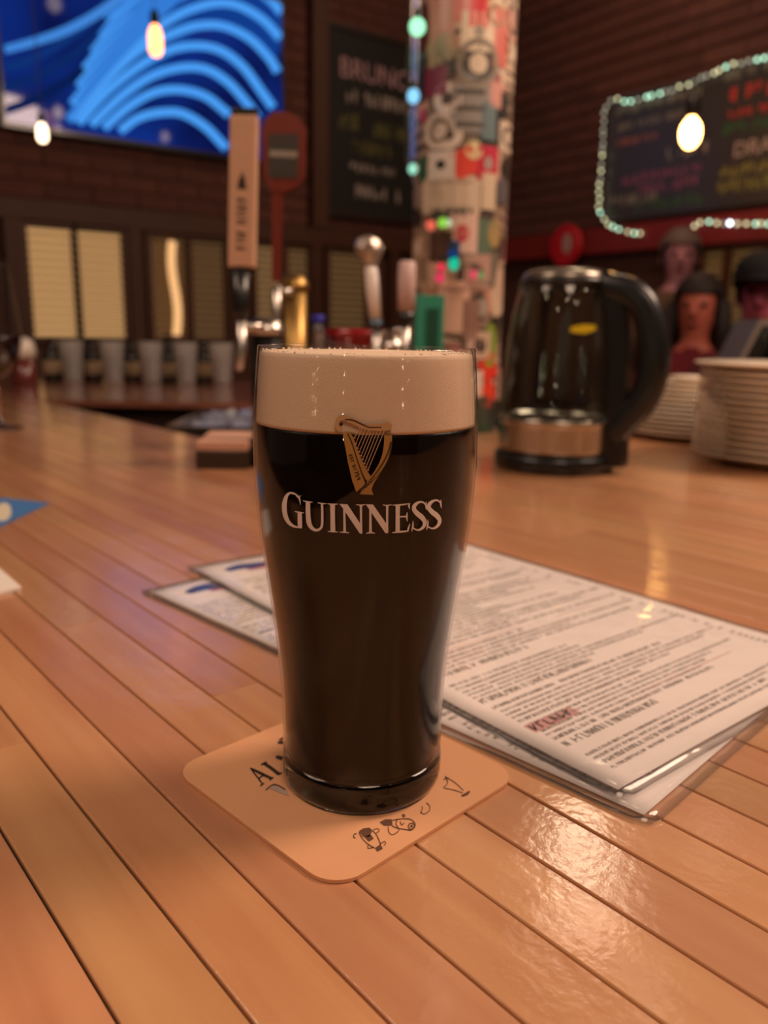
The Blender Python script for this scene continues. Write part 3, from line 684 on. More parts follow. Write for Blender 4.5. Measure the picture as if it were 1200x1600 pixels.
# ================================================================ COASTER
CCX, CCY = -.0140, .2990
def ctr(px, py, h=CT + .00012): return on_z(px, py, h)
cq = [ctr(268, 1200, CT), ctr(540, 1398, CT), ctr(803, 1208, CT), ctr(549, 1083, CT)]
cc = sum(cq, Vector()) / 4
u_ = ((cq[1] - cq[0]) + (cq[2] - cq[3])).normalized(); side_l = sum((cq[(i + 1) % 4] - cq[i]).length for i in range(4)) / 4
ang = math.atan2(u_.y, u_.x)
co = thing('coaster', 'square cardboard coaster with rounded corners and dark doodles under the pint', 'coaster', (cc.x, cc.y, TZ + .0002))
b = BM(); prism(b, rrect(side_l, side_l, .0125, 8), 0, CT - .0003); b.transform(Matrix.Rotation(ang, 4, 'Z'))
obj('board', b, mat('coaster_card', 'd29a70', .8, noise=.05, nscale=60), co)
def cc_(px, py): return ctr(px, py) - co.location
b = BM()
fA_ = lambda x, y: cc_(370 + x / 9.23, 1130 + y / 9.23)
for r in ([(195, 645, 10), (290, 770, 12), (375, 880, 10)], [(200, 650, 14), (350, 725, 22), (500, 795, 20)], [(318, 790, 9), (390, 745, 9)], [(335, 905, 9), (395, 862, 9)], [(470, 825, 9), (530, 775, 9)], [(350, 600, 12), (430, 560, 14)], [(390, 575, 22), (500, 650, 24), (610, 735, 24)], [(605, 738, 10), (648, 712, 10)],
          [(560, 490, 12), (600, 490, 26), (660, 510, 26)], [(590, 280, 12), (650, 275, 24), (700, 290, 26)], [(610, 240, 10), (680, 210, 18)], [(415, 965, 7), (540, 880, 8), (700, 955, 8)]):
    ribbon(b, r, fA_, n=3)
obj('printed_letters', b, mat('ink_black', '2e2018', .7), co)
b = BM(); inkpoly(b, [fA for fA in ((470, 935), (545, 895), (720, 975), (760, 1060))], fA_, 1); obj('printed_banner', b, mat('ink_grey', 'a89488', .7), co)
b = BM(); f4 = lambda x, y: cc_(540 + x / 5.4545, 1190 + y / 5.4545)
inkpoly(b, [(115, 590), (150, 568), (205, 562), (228, 585), (205, 640), (150, 640)], f4, 1); inkpoly(b, [(250, 735), (295, 705), (318, 740), (272, 765)], f4, 1); inkpoly(b, [(160, 640), (215, 620), (240, 655), (200, 680)], f4, 1)
ribbon(b, [(115, 600), (140, 650), (190, 700), (245, 735)], f4, 3.6); ribbon(b, [(230, 585), (265, 625), (290, 680), (300, 710)], f4, 3.6)
ribbon(b, [(235, 580), (270, 570), (288, 585), (260, 610)], f4, 3); ribbon(b, [(295, 700), (330, 680), (342, 695), (325, 715)], f4, 3); ribbon(b, [(195, 700), (190, 735), (215, 735), (245, 728)], f4, 3); ribbon(b, [(95, 612), (72, 620), (70, 645), (85, 648)], f4, 3.6)
inkpoly(b, [(290, 515), (340, 490), (395, 490), (400, 540), (330, 545)], f4, 1); inkpoly(b, [(480, 450), (500, 445), (512, 465), (490, 475)], f4, 1)
ribbon(b, [(400, 500), (450, 490), (540, 487), (585, 515), (592, 550), (560, 582), (500, 575), (440, 565), (395, 545)], f4, 3.6); ribbon(b, [(540, 530), (570, 525), (588, 545), (570, 572), (542, 570), (535, 545), (545, 530)], f4, 4); inkpoly(b, [(552, 540), (572, 540), (572, 558), (554, 560)], f4, 0)
ribbon(b, [(440, 490), (430, 530), (450, 565)], f4, 4); ribbon(b, [(465, 510), (480, 540), (500, 520)], f4, 3.6); ribbon(b, [(362, 550), (370, 600), (400, 622), (440, 600), (460, 575)], f4, 3)
ribbon(b, [(640, 440), (655, 400), (650, 380)], f4, 3); ribbon(b, [(690, 350), (718, 380), (712, 420), (670, 445), (640, 430)], f4, 3)
ribbon(b, [(850, 120), (870, 180), (835, 220)], f4, 3.6); ribbon(b, [(835, 150), (880, 135)], f4, 3.6); ribbon(b, [(850, 130), (930, 175), (1005, 245)], f4, 3); ribbon(b, [(840, 225), (920, 240), (1000, 265)], f4, 3); ribbon(b, [(990, 290, 8), (1030, 275, 12), (1058, 252, 8)], f4)
obj('printed_doodles', b, mat('ink_brown', '5c3c2a', .7), co)
# ================================================================ MENUS
M_film = thin_glass('laminate_film', ior=1.5, rough=.05, bump=.6, bscale=26, haze=.03)
M_paper = mat('menu_paper', 'ece0da', .8)
ink = mat('menu_ink', '8c827c', .8); inkr = mat('menu_ink_red', 'c89490', .8); inkb = mat('menu_ink_blue', '2c3a78', .7)
def menu(label, A, B_, width, lift, seed, edge=.006, curl=1.0, a0_=.012):
    """A = far left corner, B_ = near corner of the long left side; text runs across the short side"""
    L = (B_ - A).length; v = (B_ - A).normalized(); u = Vector((-v.y, v.x, 0))
    if u.y < 0: u = -u
    org = Vector((A.x, A.y, TZ + lift))
    t = thing('menu_sheet', label, 'menu', org, 0, 'laminated menus')
    rnd = random.Random(seed); ph = rnd.uniform(0, 6)
    def warp(a, c):
        w_ = .0005 * (1 + math.sin(a * 31 + ph + c * 9)) * .5 + .0005 * (1 + math.sin(c * 24 + ph))*.5
        ea = min(1, max(0, (c / L - .8) / .25)); eb = min(1, max(0, (a / width - .6) / .45))
        return w_ * (.35 + .65 * curl) + .0026 * curl * (ea * eb) ** 1.5 + .0008 * curl * ea * ea
    f = lambda a, c, h=0: u * a + v * c + Vector((0, 0, warp(a, c) + h))
    def sheet(a0, a1, c0, c1, h0, h1, name, m, na=18, nc=30, rc=0):
        b = BM()
        def grid(h):
            g = []
            for j in range(nc + 1):
                row = []
                for i in range(na + 1):
                    a = a0 + (a1 - a0) * i / na; c = c0 + (c1 - c0) * j / nc
                    if rc:
                        ka = min(a - a0, a1 - a); kc = min(c - c0, c1 - c)
                        if ka < rc and kc < rc:
                            d = math.hypot(rc - ka, rc - kc)
                            if d > rc:
                                s = rc / d; da = (rc - ka) * (1 - s); dc = (rc - kc) * (1 - s)
                                a += da if a - a0 < a1 - a else -da; c += dc if c - c0 < c1 - c else -dc
                    row.append(b.verts.new(f(a, c, h)))
                g.append(row)
            return g
        lo, hi = grid(h0), grid(h1)
        for j in range(nc):
            for i in range(na):
                b.faces.new((hi[j][i], hi[j][i + 1], hi[j + 1][i + 1], hi[j + 1][i])); b.faces.new((lo[j][i], lo[j + 1][i], lo[j + 1][i + 1], lo[j][i + 1]))
        for i in range(na):
            b.faces.new((lo[0][i], lo[0][i + 1], hi[0][i + 1], hi[0][i])); b.faces.new((lo[nc][i + 1], lo[nc][i], hi[nc][i], hi[nc][i + 1]))
        for j in range(nc):
            b.faces.new((lo[j + 1][0], lo[j][0], hi[j][0], hi[j + 1][0])); b.faces.new((lo[j][na], lo[j + 1][na], hi[j + 1][na], hi[j][na]))
        return obj(name, b, m, t, True)
    sheet(-edge, width + edge, -edge, L + edge, 0, .00075, 'laminate_film', M_film, 26, 44, .006)
    sheet(0, width, 0, L, .00012, .00050, 'paper', M_paper)
    H = .00056
    fi = lambda a, c: f(a, c, H)
    b = BM(); br = BM()
    c = .045; 
    while c < L - .012:
        head = rnd.random() < .16
        h = .0042 if head else rnd.choice((.0023, .0026, .0019))
        a = a0_; end = width * (rnd.uniform(.25, .45) if head else rnd.uniform(.45, .97))
        while a < end:
            w_ = h * rnd.uniform(.3, .6)
            if rnd.random() < .16: a += w_ * 1.1; continue
            k = rnd.random(); s = h * .11
            ribbon(b, [(a, c, s), (a + w_ * rnd.uniform(-.1, .2), c + h, s)], fi, across=1)
            if k < .7: ribbon(b, [(a, c + h * rnd.choice((0, .5, 1)), s), (a + w_, c + h * rnd.choice((0, .5, 1)), s)], fi, across=1)
            if k > .35: ribbon(b, [(a + w_, c, s), (a + w_, c + h, s)], fi, across=1)
            a += w_ * 1.45
        if rnd.random() < .55:
            a = width * .93; ribbon(b, [(a, c, .0004), (a + .005, c + h, .0004)], fi, across=1); ribbon(b, [(a, c + h, .0004), (a + .005, c, .0004)], fi, across=1)
        c += h * (2.0 if not head else 2.1) + (.004 if rnd.random() < .12 else 0)
    obj('menu_print', b, ink, t)['kind'] = 'stuff'
    # headings in boxes along the left margin, and a page flash
    for cc2 in (L - .058, L - .155, L - .23):
        br = BM(); inkpoly(br, [(.010, cc2), (.042, cc2), (.042, cc2 + .0075), (.010, cc2 + .0075)], fi, 1); inkpoly(br, [(.012, cc2 + .011), (width * .8, cc2 + .011), (width * .8, cc2 + .0116), (.012, cc2 + .0116)], fi, 1)
        obj('heading_box', br, inkr, t)
        br = BM(); f2 = lambda a, c_: f(a, c_, H + .00006); a = .012
        for _ in range(6):
            ribbon(br, [(a, cc2 + .0012, .0006), (a, cc2 + .0062, .0006)], f2, across=1); ribbon(br, [(a, cc2 + .0012 + .005 * rnd.choice((0, 1, .5)), .0005), (a + .003, cc2 + .0012 + .005 * rnd.choice((0, 1, .5)), .0005)], f2, across=1); a += .0048
        obj('heading_print', br, mat('menu_ink_dark', '2a2424', .8), t)
    br = BM(); ribbon(br, [(.016, .020, .003), (.03, .017, .0065), (.05, .021, .0065), (.068, .017, .003)], fi); obj('crest', br, inkb, t)
    br = BM(); f2 = lambda a, c_: f(a, c_, H + .00006); ribbon(br, [(.030, .027, .0015), (.05, .0265, .003), (.064, .026, .0012)], f2); obj('crest_ribbon', br, mat('crest_red', 'b0506a', .7), t)
    return t
menu('lower laminated menu, its long edge and near corner sticking out towards the coaster', on_z(236, 926), on_z(1006, 1277), .216, .0004, 5, curl=0.0, a0_=.005)
menu('upper laminated menu lying askew on the other, its near corner catching a lamp', on_z(304, 889, .002), on_z(965, 1237, .003), .216, .0018, 9)
# paper on the left
q = on_z(34, 922); q1 = on_z(0, 893); d1 = (q1 - q).normalized(); d2 = (on_z(0, 931) - q).normalized()
t = thing('paper_card', 'corner of a thick white card on the bar at the left edge of the photo', 'card', (q.x, q.y, TZ + .0003))
b = BM(); P2 = [(0, 0), tuple((d1 * .10).xy), tuple((d1 * .10 + d2 * .13).xy), tuple((d2 * .13).xy)]; prism(b, P2, 0, .0022); obj('card', b, mat('card_white', 'ddd2c8', .7), t)
b = BM(); ribbon(b, [(.0, 0.0), (.02, 0.0)], lambda x, y: d1 * (.05 + x) + d2 * (.04 + y) + Vector((0, 0, .0023)), .002); obj('printed_mark', b, ink, t)
q = on_z(77, 787); d1 = (on_z(0, 779) - q).normalized(); d2 = (on_z(0, 824) - q).normalized()
t = thing('blue_flyer', 'corner of a blue leaflet with a pale drawing, lying on the bar at the left', 'leaflet', (q.x, q.y, TZ + .0003))
b = BM(); P2 = [(0, 0), tuple((d1 * .14).xy), tuple((d1 * .14 + d2 * .2).xy), tuple((d2 * .2).xy)]; prism(b, P2, 0, .0008); obj('sheet', b, mat('leaflet_blue', '3d6fa8', .6), t)
b = BM(); ff = lambda x, y: on_z(x, y, .0013) - t.location
inkpoly(b, [(-2, 788), (8, 785), (16, 790), (18, 802), (12, 812), (0, 815), (-10, 800)], ff, 1); obj('printed_drawing', b, mat('leaflet_pale', 'c8c0a8', .7), t)

# ================================================================ KETTLE
KC = on_z(865, 729); 
k = thing('glass_kettle', 'glass electric kettle with a steel band, black base and big black handle', 'kettle', (KC.x, KC.y, TZ + .0003))
sc_k = KC.y * 1.0
b = BM(); lathe(b, [(0, 0), (.078, 0), (.0815, .004), (.082, .016), (.0795, .022), (.070, .0235), (0, .0235)], 48); obj('base', b, M_black, k, True)
b = BM(); lathe(b, [(.0765, .0235), (.0770, .030), (.0770, .058), (.0775, .062), (.0785, .064), (.0785, .068), (.0770, .070), (.0750, .070), (.0745, .064), (.0740, .030), (.0735, .0237)], 48, close=True); obj('steel_band', b, M_steel, k, True)
b = BM(); lathe(b, [(0, .028), (.0735, .028), (.0735, .031), (0, .031)], 40); obj('hot_plate', b, M_steel, k, True)
KG = thin_glass('kettle_glass', ior=1.45, tint='f0f4f2')
gp = smooth_prof([(.0765, .0705), (.0760, .10), (.0735, .14), (.0690, .18), (.0640, .21), (.0580, .235), (.0540, .245)], 4)
b = BM(); lathe(b, gp + [(r - .002, z) for r, z in reversed(gp)], 48, close=True); obj('glass_body', b, KG, k, True)
b = BM(); lathe(b, [(.0545, .243), (.0560, .246), (.0545, .253), (.046, .258), (.034, .2605), (0, .2615), (0, .250), (.05, .243)], 40); obj('lid', b, mat('kettle_lid', '8c8478', .25, metal=.7), k, True)
b = BM(); lathe(b, [(.0555, .238), (.0585, .238), (.0580, .2455), (.0555, .2475), (.0535, .2475), (.0535, .240)], 40, close=True); obj('rim', b, M_black, k, True)
# handle: column against the body and a wide loop, to the right of the body
ax = Vector((math.cos(math.radians(-34)), math.sin(math.radians(-34)), 0))
def kp(px, py): 
    p = on_plane(px, py, Vector((KC.x, KC.y, 0)), Vector((-ax.y, ax.x, 0))) - k.location; return (p.dot(ax), p.z)
outer_px = [(928, 428), (965, 434), (1002, 446), (1025, 470), (1038, 510), (1043, 555), (1038, 600), (1022, 640), (998, 668), (975, 690), (964, 712), (950, 716)]
inner_px = [(978, 468), (998, 478), (1010, 510), (1013, 550), (1008, 590), (995, 625), (978, 648), (974, 600), (972, 520)]
def slab(bm, polyO, polyI, th, M):
    oo = [kp(*p) for p in catmull(polyO, 4)]
    # ring of quads between outer loop and column inner edge, extruded
    return oo
def kcol(px0, px1, py): return kp(px0, py), kp(px1, py)
b = BM()
loop = catmull([(938, 448), (978, 455), (1006, 476), (1019, 514), (1023, 555), (1017, 596), (1001, 630), (978, 656), (954, 682)], 5)
pts = [kp(*p) for p in loop]
rings = []
for i, (x, z) in enumerate(pts):
    a = pts[max(i - 1, 0)]; c = pts[min(i + 1, len(pts) - 1)]; dx, dz = c[0] - a[0], c[1] - a[1]; L = math.hypot(dx, dz); nx, nz_ = -dz / L, dx / L
    w_, d_ = .0185, .017
    ring = []
    for s in range(12):
        an = 2 * PI * s / 12; ca, sa = math.cos(an), math.sin(an); ca = math.copysign(abs(ca) ** .6, ca); sa = math.copysign(abs(sa) ** .6, sa)
        v = ax * (x + nx * w_ * ca) + Vector((-ax.y, ax.x, 0)) * (d_ * sa) + Vector((0, 0, z + nz_ * w_ * ca)); ring.append(b.verts.new(v))
    rings.append(ring)
for r0, r1 in zip(rings, rings[1:]):
    for s in range(12): b.faces.new((r0[s], r0[(s + 1) % 12], r1[(s + 1) % 12], r1[s]))
b.faces.new(rings[0]); b.faces.new(rings[-1][::-1])
MX = Matrix.Rotation(math.radians(-34), 4, 'Z')
obj('handle', b, M_black, k, True)
b = BM()
for (z0, x0), (z1, x1) in zip([(.010, .0775), (.07, .0765), (.14, .0725), (.20, .065), (.236, .056), (.252, .047)], [(.07, .0765), (.14, .0725), (.20, .065), (.236, .056), (.252, .047), (.256, .04)]):
    q = [Vector((x0 - .004, -.017, z0)), Vector((x0 + .020, -.013, z0)), Vector((x0 + .020, .013, z0)), Vector((x0 - .004, .017, z0)), Vector((x1 - .004, -.017, z1)), Vector((x1 + .020, -.013, z1)), Vector((x1 + .020, .013, z1)), Vector((x1 - .004, .017, z1))]
    vs = [b.verts.new(MX @ p) for p in q]
    for f_ in ((0, 1, 2, 3), (4, 7, 6, 5), (0, 4, 5, 1), (1, 5, 6, 2), (2, 6, 7, 3), (3, 7, 4, 0)): b.faces.new([vs[i] for i in f_])
bmesh.ops.remove_doubles(b, verts=b.verts, dist=.0002); obj('handle_column', b, M_black, k)
yl = on_plane(912, 514, Vector((KC.x, KC.y - .064, 0)), Vector((0, 1, 0))) - k.location
b = BM()
for i in range(11):
    pass
fy = lambda x, z: Vector((x, -math.sqrt(max(.0001, .0672 ** 2 - x * x)), z))
ribbon(b, [(yl.x - .017, yl.z - .001, .003), (yl.x, yl.z, .0055), (yl.x + .016, yl.z + .002, .003)], fy); obj('yellow_glint', b, mat('glint_yellow', 'f2d222', .5, emit='f2d222', es=0), k)  # yellow glint on the glass, put in as a coloured patch

# ================================================================ PLATES
cream = mat('plate_cream', 'e8d8c2', .3, coat=.5, coat_r=.08)
def plate_src(name, r, h, m=cream):
    b = BM(); lathe(b, [(0, .002), (r * .58, .002), (r * .60, 0), (r * .64, 0), (r * .66, .003), (r * .86, h * .62), (r * .985, h * .93), (r, h), (r * .985, h + .0018), (r * .86, h * .62 + .0045), (r * .68, .0075), (0, .0062)], 56)
    return obj(name, b, m, None, True)
PC = at_y(1228, 700, 1.16)
for i in range(14):
    last = i == 13
    rr = .130 if not last else .138
    if i in (0, 13):
        src = plate_src('dinner_plate', rr, .016)
        o = src
    else:
        o = src.copy() if False else plate0.copy(); COL.objects.link(o)
    if i == 0: plate0 = o
    o.location = (PC.x + random.uniform(-.0015, .0015), PC.y + random.uniform(-.0015, .0015), TZ + .0004 + i * .0094 + (.003 if last else 0))
    pos = ['lowest', 'second lowest', 'third lowest', 'fourth lowest', 'fifth lowest', 'sixth lowest', 'seventh lowest', 'seventh from the top', 'sixth from the top', 'fifth from the top', 'fourth from the top', 'third from the top', 'second from the top', 'top, wider'][i]
    meta(o, 'cream dinner plate, %s in the tall right-hand stack at the frame edge' % pos, 'plate', 'dinner plates in the right stack')
SC_ = at_y(1090, 694, 1.455)
rads = [.136, .136, .133, .130, .126, .120, .113, .106, .098, .090, .081, .071, .060]
zz = TZ + .0004
for i, r_ in enumerate(rads):
    o = plate_src('side_plate', r_, .0135); o.location = (SC_.x, SC_.y, zz); zz += .0077
    n_ = len(rads)
    names = ['lowest, widest', 'second lowest', 'third lowest', 'fourth lowest', 'fifth lowest', 'sixth lowest', 'middle one', 'sixth from the top', 'fifth from the top', 'fourth from the top', 'third from the top', 'second from the top', 'topmost and smallest']
    meta(o, 'cream plate in the tapering stack behind the kettle handle, %s' % names[i], 'plate', 'plates in the tapering stack')
# black till behind the plates
tp = at_y(1185, 560, 1.62)
t = thing('card_terminal', 'black counter terminal with a silver-edged sloping back, behind the plate stacks', 'terminal', (tp.x + .05, 1.62, TZ + .0003))
zt = at_y(1185, 500, 1.62).z - TZ; xl_ = at_y(1128, 560, 1.62).x - tp.x - .05; xt_ = at_y(1165, 500, 1.62).x - tp.x - .05
M90 = Matrix.Rotation(PI / 2, 4, 'X')
b = BM(); prism(b, [(xl_ + .02, .0), (.16, .0), (.16, zt - .01), (xt_ + .01, zt - .01), (xl_, .09)], -.05, .05); b.transform(M90); obj('housing', b, M_black, t)
b = BM(); prism(b, [(xl_ - .006, .09), (xl_, .085), (xt_ + .01, zt - .012), (.16, zt - .012), (.16, zt), (xt_ + .004, zt)], -.053, .053); b.transform(M90); obj('silver_edge', b, mat('silver_plastic', '8c847e', .3, metal=.5), t)
b = BM(); box(b, xt_ + .02, .14, -.052, -.0505, zt * .45, zt * .88); obj('screen', b, mat('dark_screen', '050505', .1), t)

# ================================================================ NAPKIN BOX, TAP TOWERS, SMALL THINGS
q0 = on_z(302, 733)
t = thing('napkin_holder', 'dark box with a stack of pinkish paper napkins on top, left of the pint', 'napkin holder', (q0.x + .034, q0.y + .06, TZ + .0003), .06)
b = BM(); box(b, -.034, .034, -.06, .06, 0, .024, bev=.002); obj('box', b, mat('holder_brown', '2a1b12', .35, coat=.4), t)
for i in range(7):
    b = BM(); a_ = random.uniform(-.02, .02); box(b, -.032, .032, -.057, .057, .0242 + i * .0016, .0254 + i * .0016, Matrix.Rotation(a_, 4, 'Z')); obj('napkin', b, mat('napkin_paper', 'd8a890', .85), t)
def lathe_thing(name, label, cat, loc, parts, group=None):
    t = thing(name, label, cat, loc, 0, group)
    for nm, prof, m in parts: b = BM(); lathe(b, prof, 32); obj(nm, b, m, t, True)
    return t
# tower 1: black column; tower 2: brass column, one drip base each
def tower(label, px, d, r, zt, m, cap, nm='tap_tower'):
    x = at_y(px, 600, d).x
    return lathe_thing(nm, label, 'beer tap tower', (x, d, TZ + .0003), [('base_flange', [(0, 0), (r + .006, 0), (r + .006, .006), (r + .004, .010), (0, .010)], m), ('column', [(0, .0101), (r, .0101), (r, zt - .02), (0, zt - .02)], m), ('cap', [(0, zt - .0199), (r + .003, zt - .0199), (r + .003, zt - .012), (r * .8, zt), (0, zt + .002)], cap)])
def hz(py, d, px=500): return at_y(px, py, d).z - TZ
TW1 = tower('dark tap tower with the tall pale wooden tap handle, just left of the pint', 418, 1.06, .021, hz(500, 1.06), M_black, M_chrome)
TW2 = tower('shining brass tap column behind the left of the pint rim', 462, 1.20, .017, hz(432, 1.20), M_brass, M_brass)
TW3 = tower('steel tap tower behind the pint, carrying two pale tap handles', 606, 1.18, .022, hz(524, 1.18), M_chrome, M_chrome)
def faucet(parent, px, py, d, length=.045):
    """shank and spout on a tower, returns the seat for the handle in world space"""
    p = at_y(px, py, d - .03); L = parent.location
    b = BM(); tube(b, [Vector((0, -.018, p.z - L.z - .008)), Vector((p.x - L.x, p.y - L.y, p.z - L.z - .008))], .006, 10)
    tube(b, [Vector((p.x - L.x, p.y - L.y, p.z - L.z - .001)), Vector((p.x - L.x, p.y - L.y, p.z - L.z - .03)), Vector((p.x - L.x, p.y - L.y - .02, p.z - L.z - .06))], [.007, .007, .005], 10)
    obj('faucet', b, M_chrome, parent, True); return p
# tan wooden handle
p = faucet(TW1, 377, 500, 1.06)
t = thing('beer_tap', 'tall pale wooden tap handle with a black tree mark and black lettering', 'beer tap', p + Vector((0, 0, .0005)))
def loc_h(py, px=380, d=p.y): return at_y(px, py, d).z - t.location.z
fx = at_y(381, 300, p.y).x - p.x
b = BM(); lathe(b, [(0, 0), (.008, 0), (.010, loc_h(470) * .5), (.013, loc_h(420)), (0, loc_h(420))], 20); obj('ferrule', b, M_black, t, True)
w_ = .0162; z0, z1 = loc_h(419), loc_h(182)
tilt = Matrix.Shear('XY', 4, (0, 0)) ; sh = Matrix.Identity(4); sh[0][2] = (at_y(382, 182, p.y).x - at_y(378, 419, p.y).x) / (z1 - z0)
b = BM(); box(b, -w_, w_, -.010, .010, z0 + .0002, z1, bev=.0025); b.transform(sh); obj('paddle', b, mat('tap_wood', 'c0977a', .5, noise=.1, nscale=60), t)
b = BM(); box(b, -w_ + .001, w_ - .001, -.009, .009, z1 + .0002, z1 + .008, bev=.002); b.transform(sh); obj('end_cap', b, mat('tap_cap', '1c1a16', .5), t)
b = BM(); pz = lambda py: loc_h(py)
zc = pz(285); hq = .012
fT = lambda x, z: Vector((x + sh[0][2] * z, -.0102, z))
inkpoly(b, [(-.006, pz(298)), (.006, pz(298)), (.0035, pz(286)), (.0045, pz(286)), (.0, pz(270)), (-.0045, pz(286)), (-.0035, pz(286))], fT, 0)
obj('tree_mark', b, mat('tap_ink', '2a1a10', .7), t)
bb_ = text_bm('BEER', .020, .0003); bb_.transform(Matrix.Rotation(PI / 2, 4, 'Y') @ Matrix.Identity(4)) if False else None
bb_.free()
b = BM(); rr_ = random.Random(4)
for zz0, zz1 in ((pz(352), pz(312)), (pz(392), pz(360))):
    z = zz0
    while z < zz1:
        for s in range(2): ribbon(b, [(-.006, z + .0012 + s * .003, .0009), (.006, z + .0012 + s * .003 * rr_.choice((0, 1, 2)), .0009)], fT, across=1)
        z += .0085
obj('lettering', b, mat('tap_ink', '2a1a10', .7), t)
# red paddle handle
p = faucet(TW2, 432, 446, 1.20)
t = thing('beer_tap', 'dark red paddle-shaped tap handle with a grey label, right of the wooden one', 'beer tap', p + Vector((0, 0, .0005)))
d_ = p.y
def q2(px, py): v = at_y(px, py, d_) - t.location; return (v.x, v.z)
MXZ = Matrix(((1, 0, 0, 0), (0, 0, -1, 0), (0, 1, 0, 0), (0, 0, 0, 1)))
redw = mat('paddle_red', '6e2a1e', .35, coat=.5)
b = BM(); prism(b, [q2(426, 440), (q2(438, 440)), q2(440, 330), q2(444, 300), q2(425, 300), q2(426, 330)], -.007, .007); b.transform(MXZ); obj('stem', b, redw, t)
b = BM(); prism(b, [q2(x, y) for x, y in ((425, 301), (446, 301), (466, 292), (476, 276), (478, 200), (466, 184), (448, 177), (428, 177), (414, 190), (410, 205), (412, 276))], -.009, .009); b.transform(MXZ); obj('paddle', b, redw, t)
b = BM(); prism(b, [q2(x, y) for x, y in ((421, 279), (466, 281), (467, 212), (422, 212))], -.0005, .0012); b.transform(Matrix.Translation((0, -.0092, 0)) @ MXZ); lb = obj('label', b, mat('label_grey', '37322b', .5), t)
b = BM(); inkpoly(b, [q2(x, y) for x, y in ((423, 247), (466, 249), (466, 239), (423, 237))], lambda x, z: Vector((x, -.0106, z)), 0); obj('label_band', b, mat('label_pale', '8c8478', .6), lb)
# white ornate handle
p = faucet(TW3, 588, 514, 1.18)
t = thing('beer_tap', 'white tap handle topped by a silver crest, above the middle of the pint', 'beer tap', p + Vector((0, 0, .0005))); d_ = p.y
sx_ = (at_y(579, 410, d_).x - at_y(590, 510, d_).x) / (loc_h(410, 580, d_) - loc_h(510, 580, d_)) if 0 else 0
z_ = lambda py: at_y(585, py, d_).z - t.location.z
sh2 = Matrix.Identity(4); sh2[0][2] = (at_y(578, 400, d_).x - at_y(588, 510, d_).x) / (z_(400) - z_(510))
b = BM(); lathe(b, [(0, 0), (.009, 0), (.011, z_(500)), (0, z_(500))], 20); b.transform(sh2); obj('ferrule', b, mat('ferrule_blue', '5c7080', .3, metal=.6), t, True)
b = BM(); lathe(b, [(0, z_(500) + .0003), (.0085, z_(500) + .0003), (.0098, z_(450)), (.009, z_(420)), (.007, z_(415)), (0, z_(415))], 24); b.transform(sh2); obj('grip', b, mat('grip_white', 'f2eae4', .35, coat=.5), t, True)
b = BM(); lathe(b, [(0, z_(415) + .0003), (.010, z_(414)), (.013, z_(405)), (.0185, z_(395)), (.0195, z_(384)), (.015, z_(374)), (.006, z_(369)), (0, z_(368))], 10); 
for a in range(6): sphere(b, (.014 * math.cos(a * PI / 3), .014 * math.sin(a * PI / 3), z_(388)), .006, 6, 4)
b.transform(sh2); obj('crest', b, mat('crest_silver', 'b8aca0', .3, metal=.7), t)
# pale short handle
p = faucet(TW3, 634, 508, 1.18)
t = thing('beer_tap', 'short pale tap handle on a black ferrule, beside the teal carton', 'beer tap', p + Vector((0, 0, .0005))); d_ = p.y
z_ = lambda py: at_y(634, py, d_).z - t.location.z
b = BM(); lathe(b, [(0, 0), (.009, 0), (.012, z_(487)), (0, z_(487))], 20); obj('ferrule', b, M_black, t, True)
b = BM(); lathe(b, [(0, z_(487) + .0003), (.012, z_(486)), (.0125, z_(440)), (.012, z_(412)), (.009, z_(408)), (0, z_(407))], 24); obj('grip', b, mat('grip_pink', 'c8aca8', .4), t, True)
# teal carton
tx = at_y(668, 520, 1.30)
t = thing('teal_carton', 'tall narrow teal carton with a dark green panel, at the foot of the sticker pillar', 'carton', (tx.x, 1.30, TZ + .0003), .1)
zt = hz(459, 1.30); b = BM(); box(b, -.022, .022, -.022, .022, 0, zt - .0, bev=.001); obj('carton', b, mat('teal_card', '2f8f74', .5), t)
b = BM(); box(b, -.006, .014, -.0232, -.0222, .03, zt - .02); obj('dark_panel', b, mat('teal_dark', '0f4a38', .5), t)
b = BM(); box(b, -.034, -.0222, -.02, .02, zt - .014, zt - .002); obj('flap', b, mat('teal_card', '2f8f74', .5), t)
# red tub
rx = at_y(570, 530, 1.34)
t = thing('red_tub', 'glossy red plastic tub behind the pint rim', 'tub', (rx.x, 1.34, TZ + .0003)); zt = hz(514, 1.34)
b = BM(); lathe(b, [(0, 0), (.048, 0), (.062, zt - .012), (.0655, zt - .010), (.0655, zt), (.060, zt), (.046, .006), (0, .006)], 32); b.transform(Matrix.Diagonal((1, .7, 1, 1))); obj('tub', b, mat('red_plastic', 'b01424', .25, coat=1), t, True)
b = BM(); tube(b, [(-.062, 0, zt - .004), (-.069, -.03, zt - .02), (0, -.062, zt - .03), (.069, -.03, zt - .02), (.062, 0, zt - .004)], .002, 6); obj('wire_handle', b, M_chrome, t)
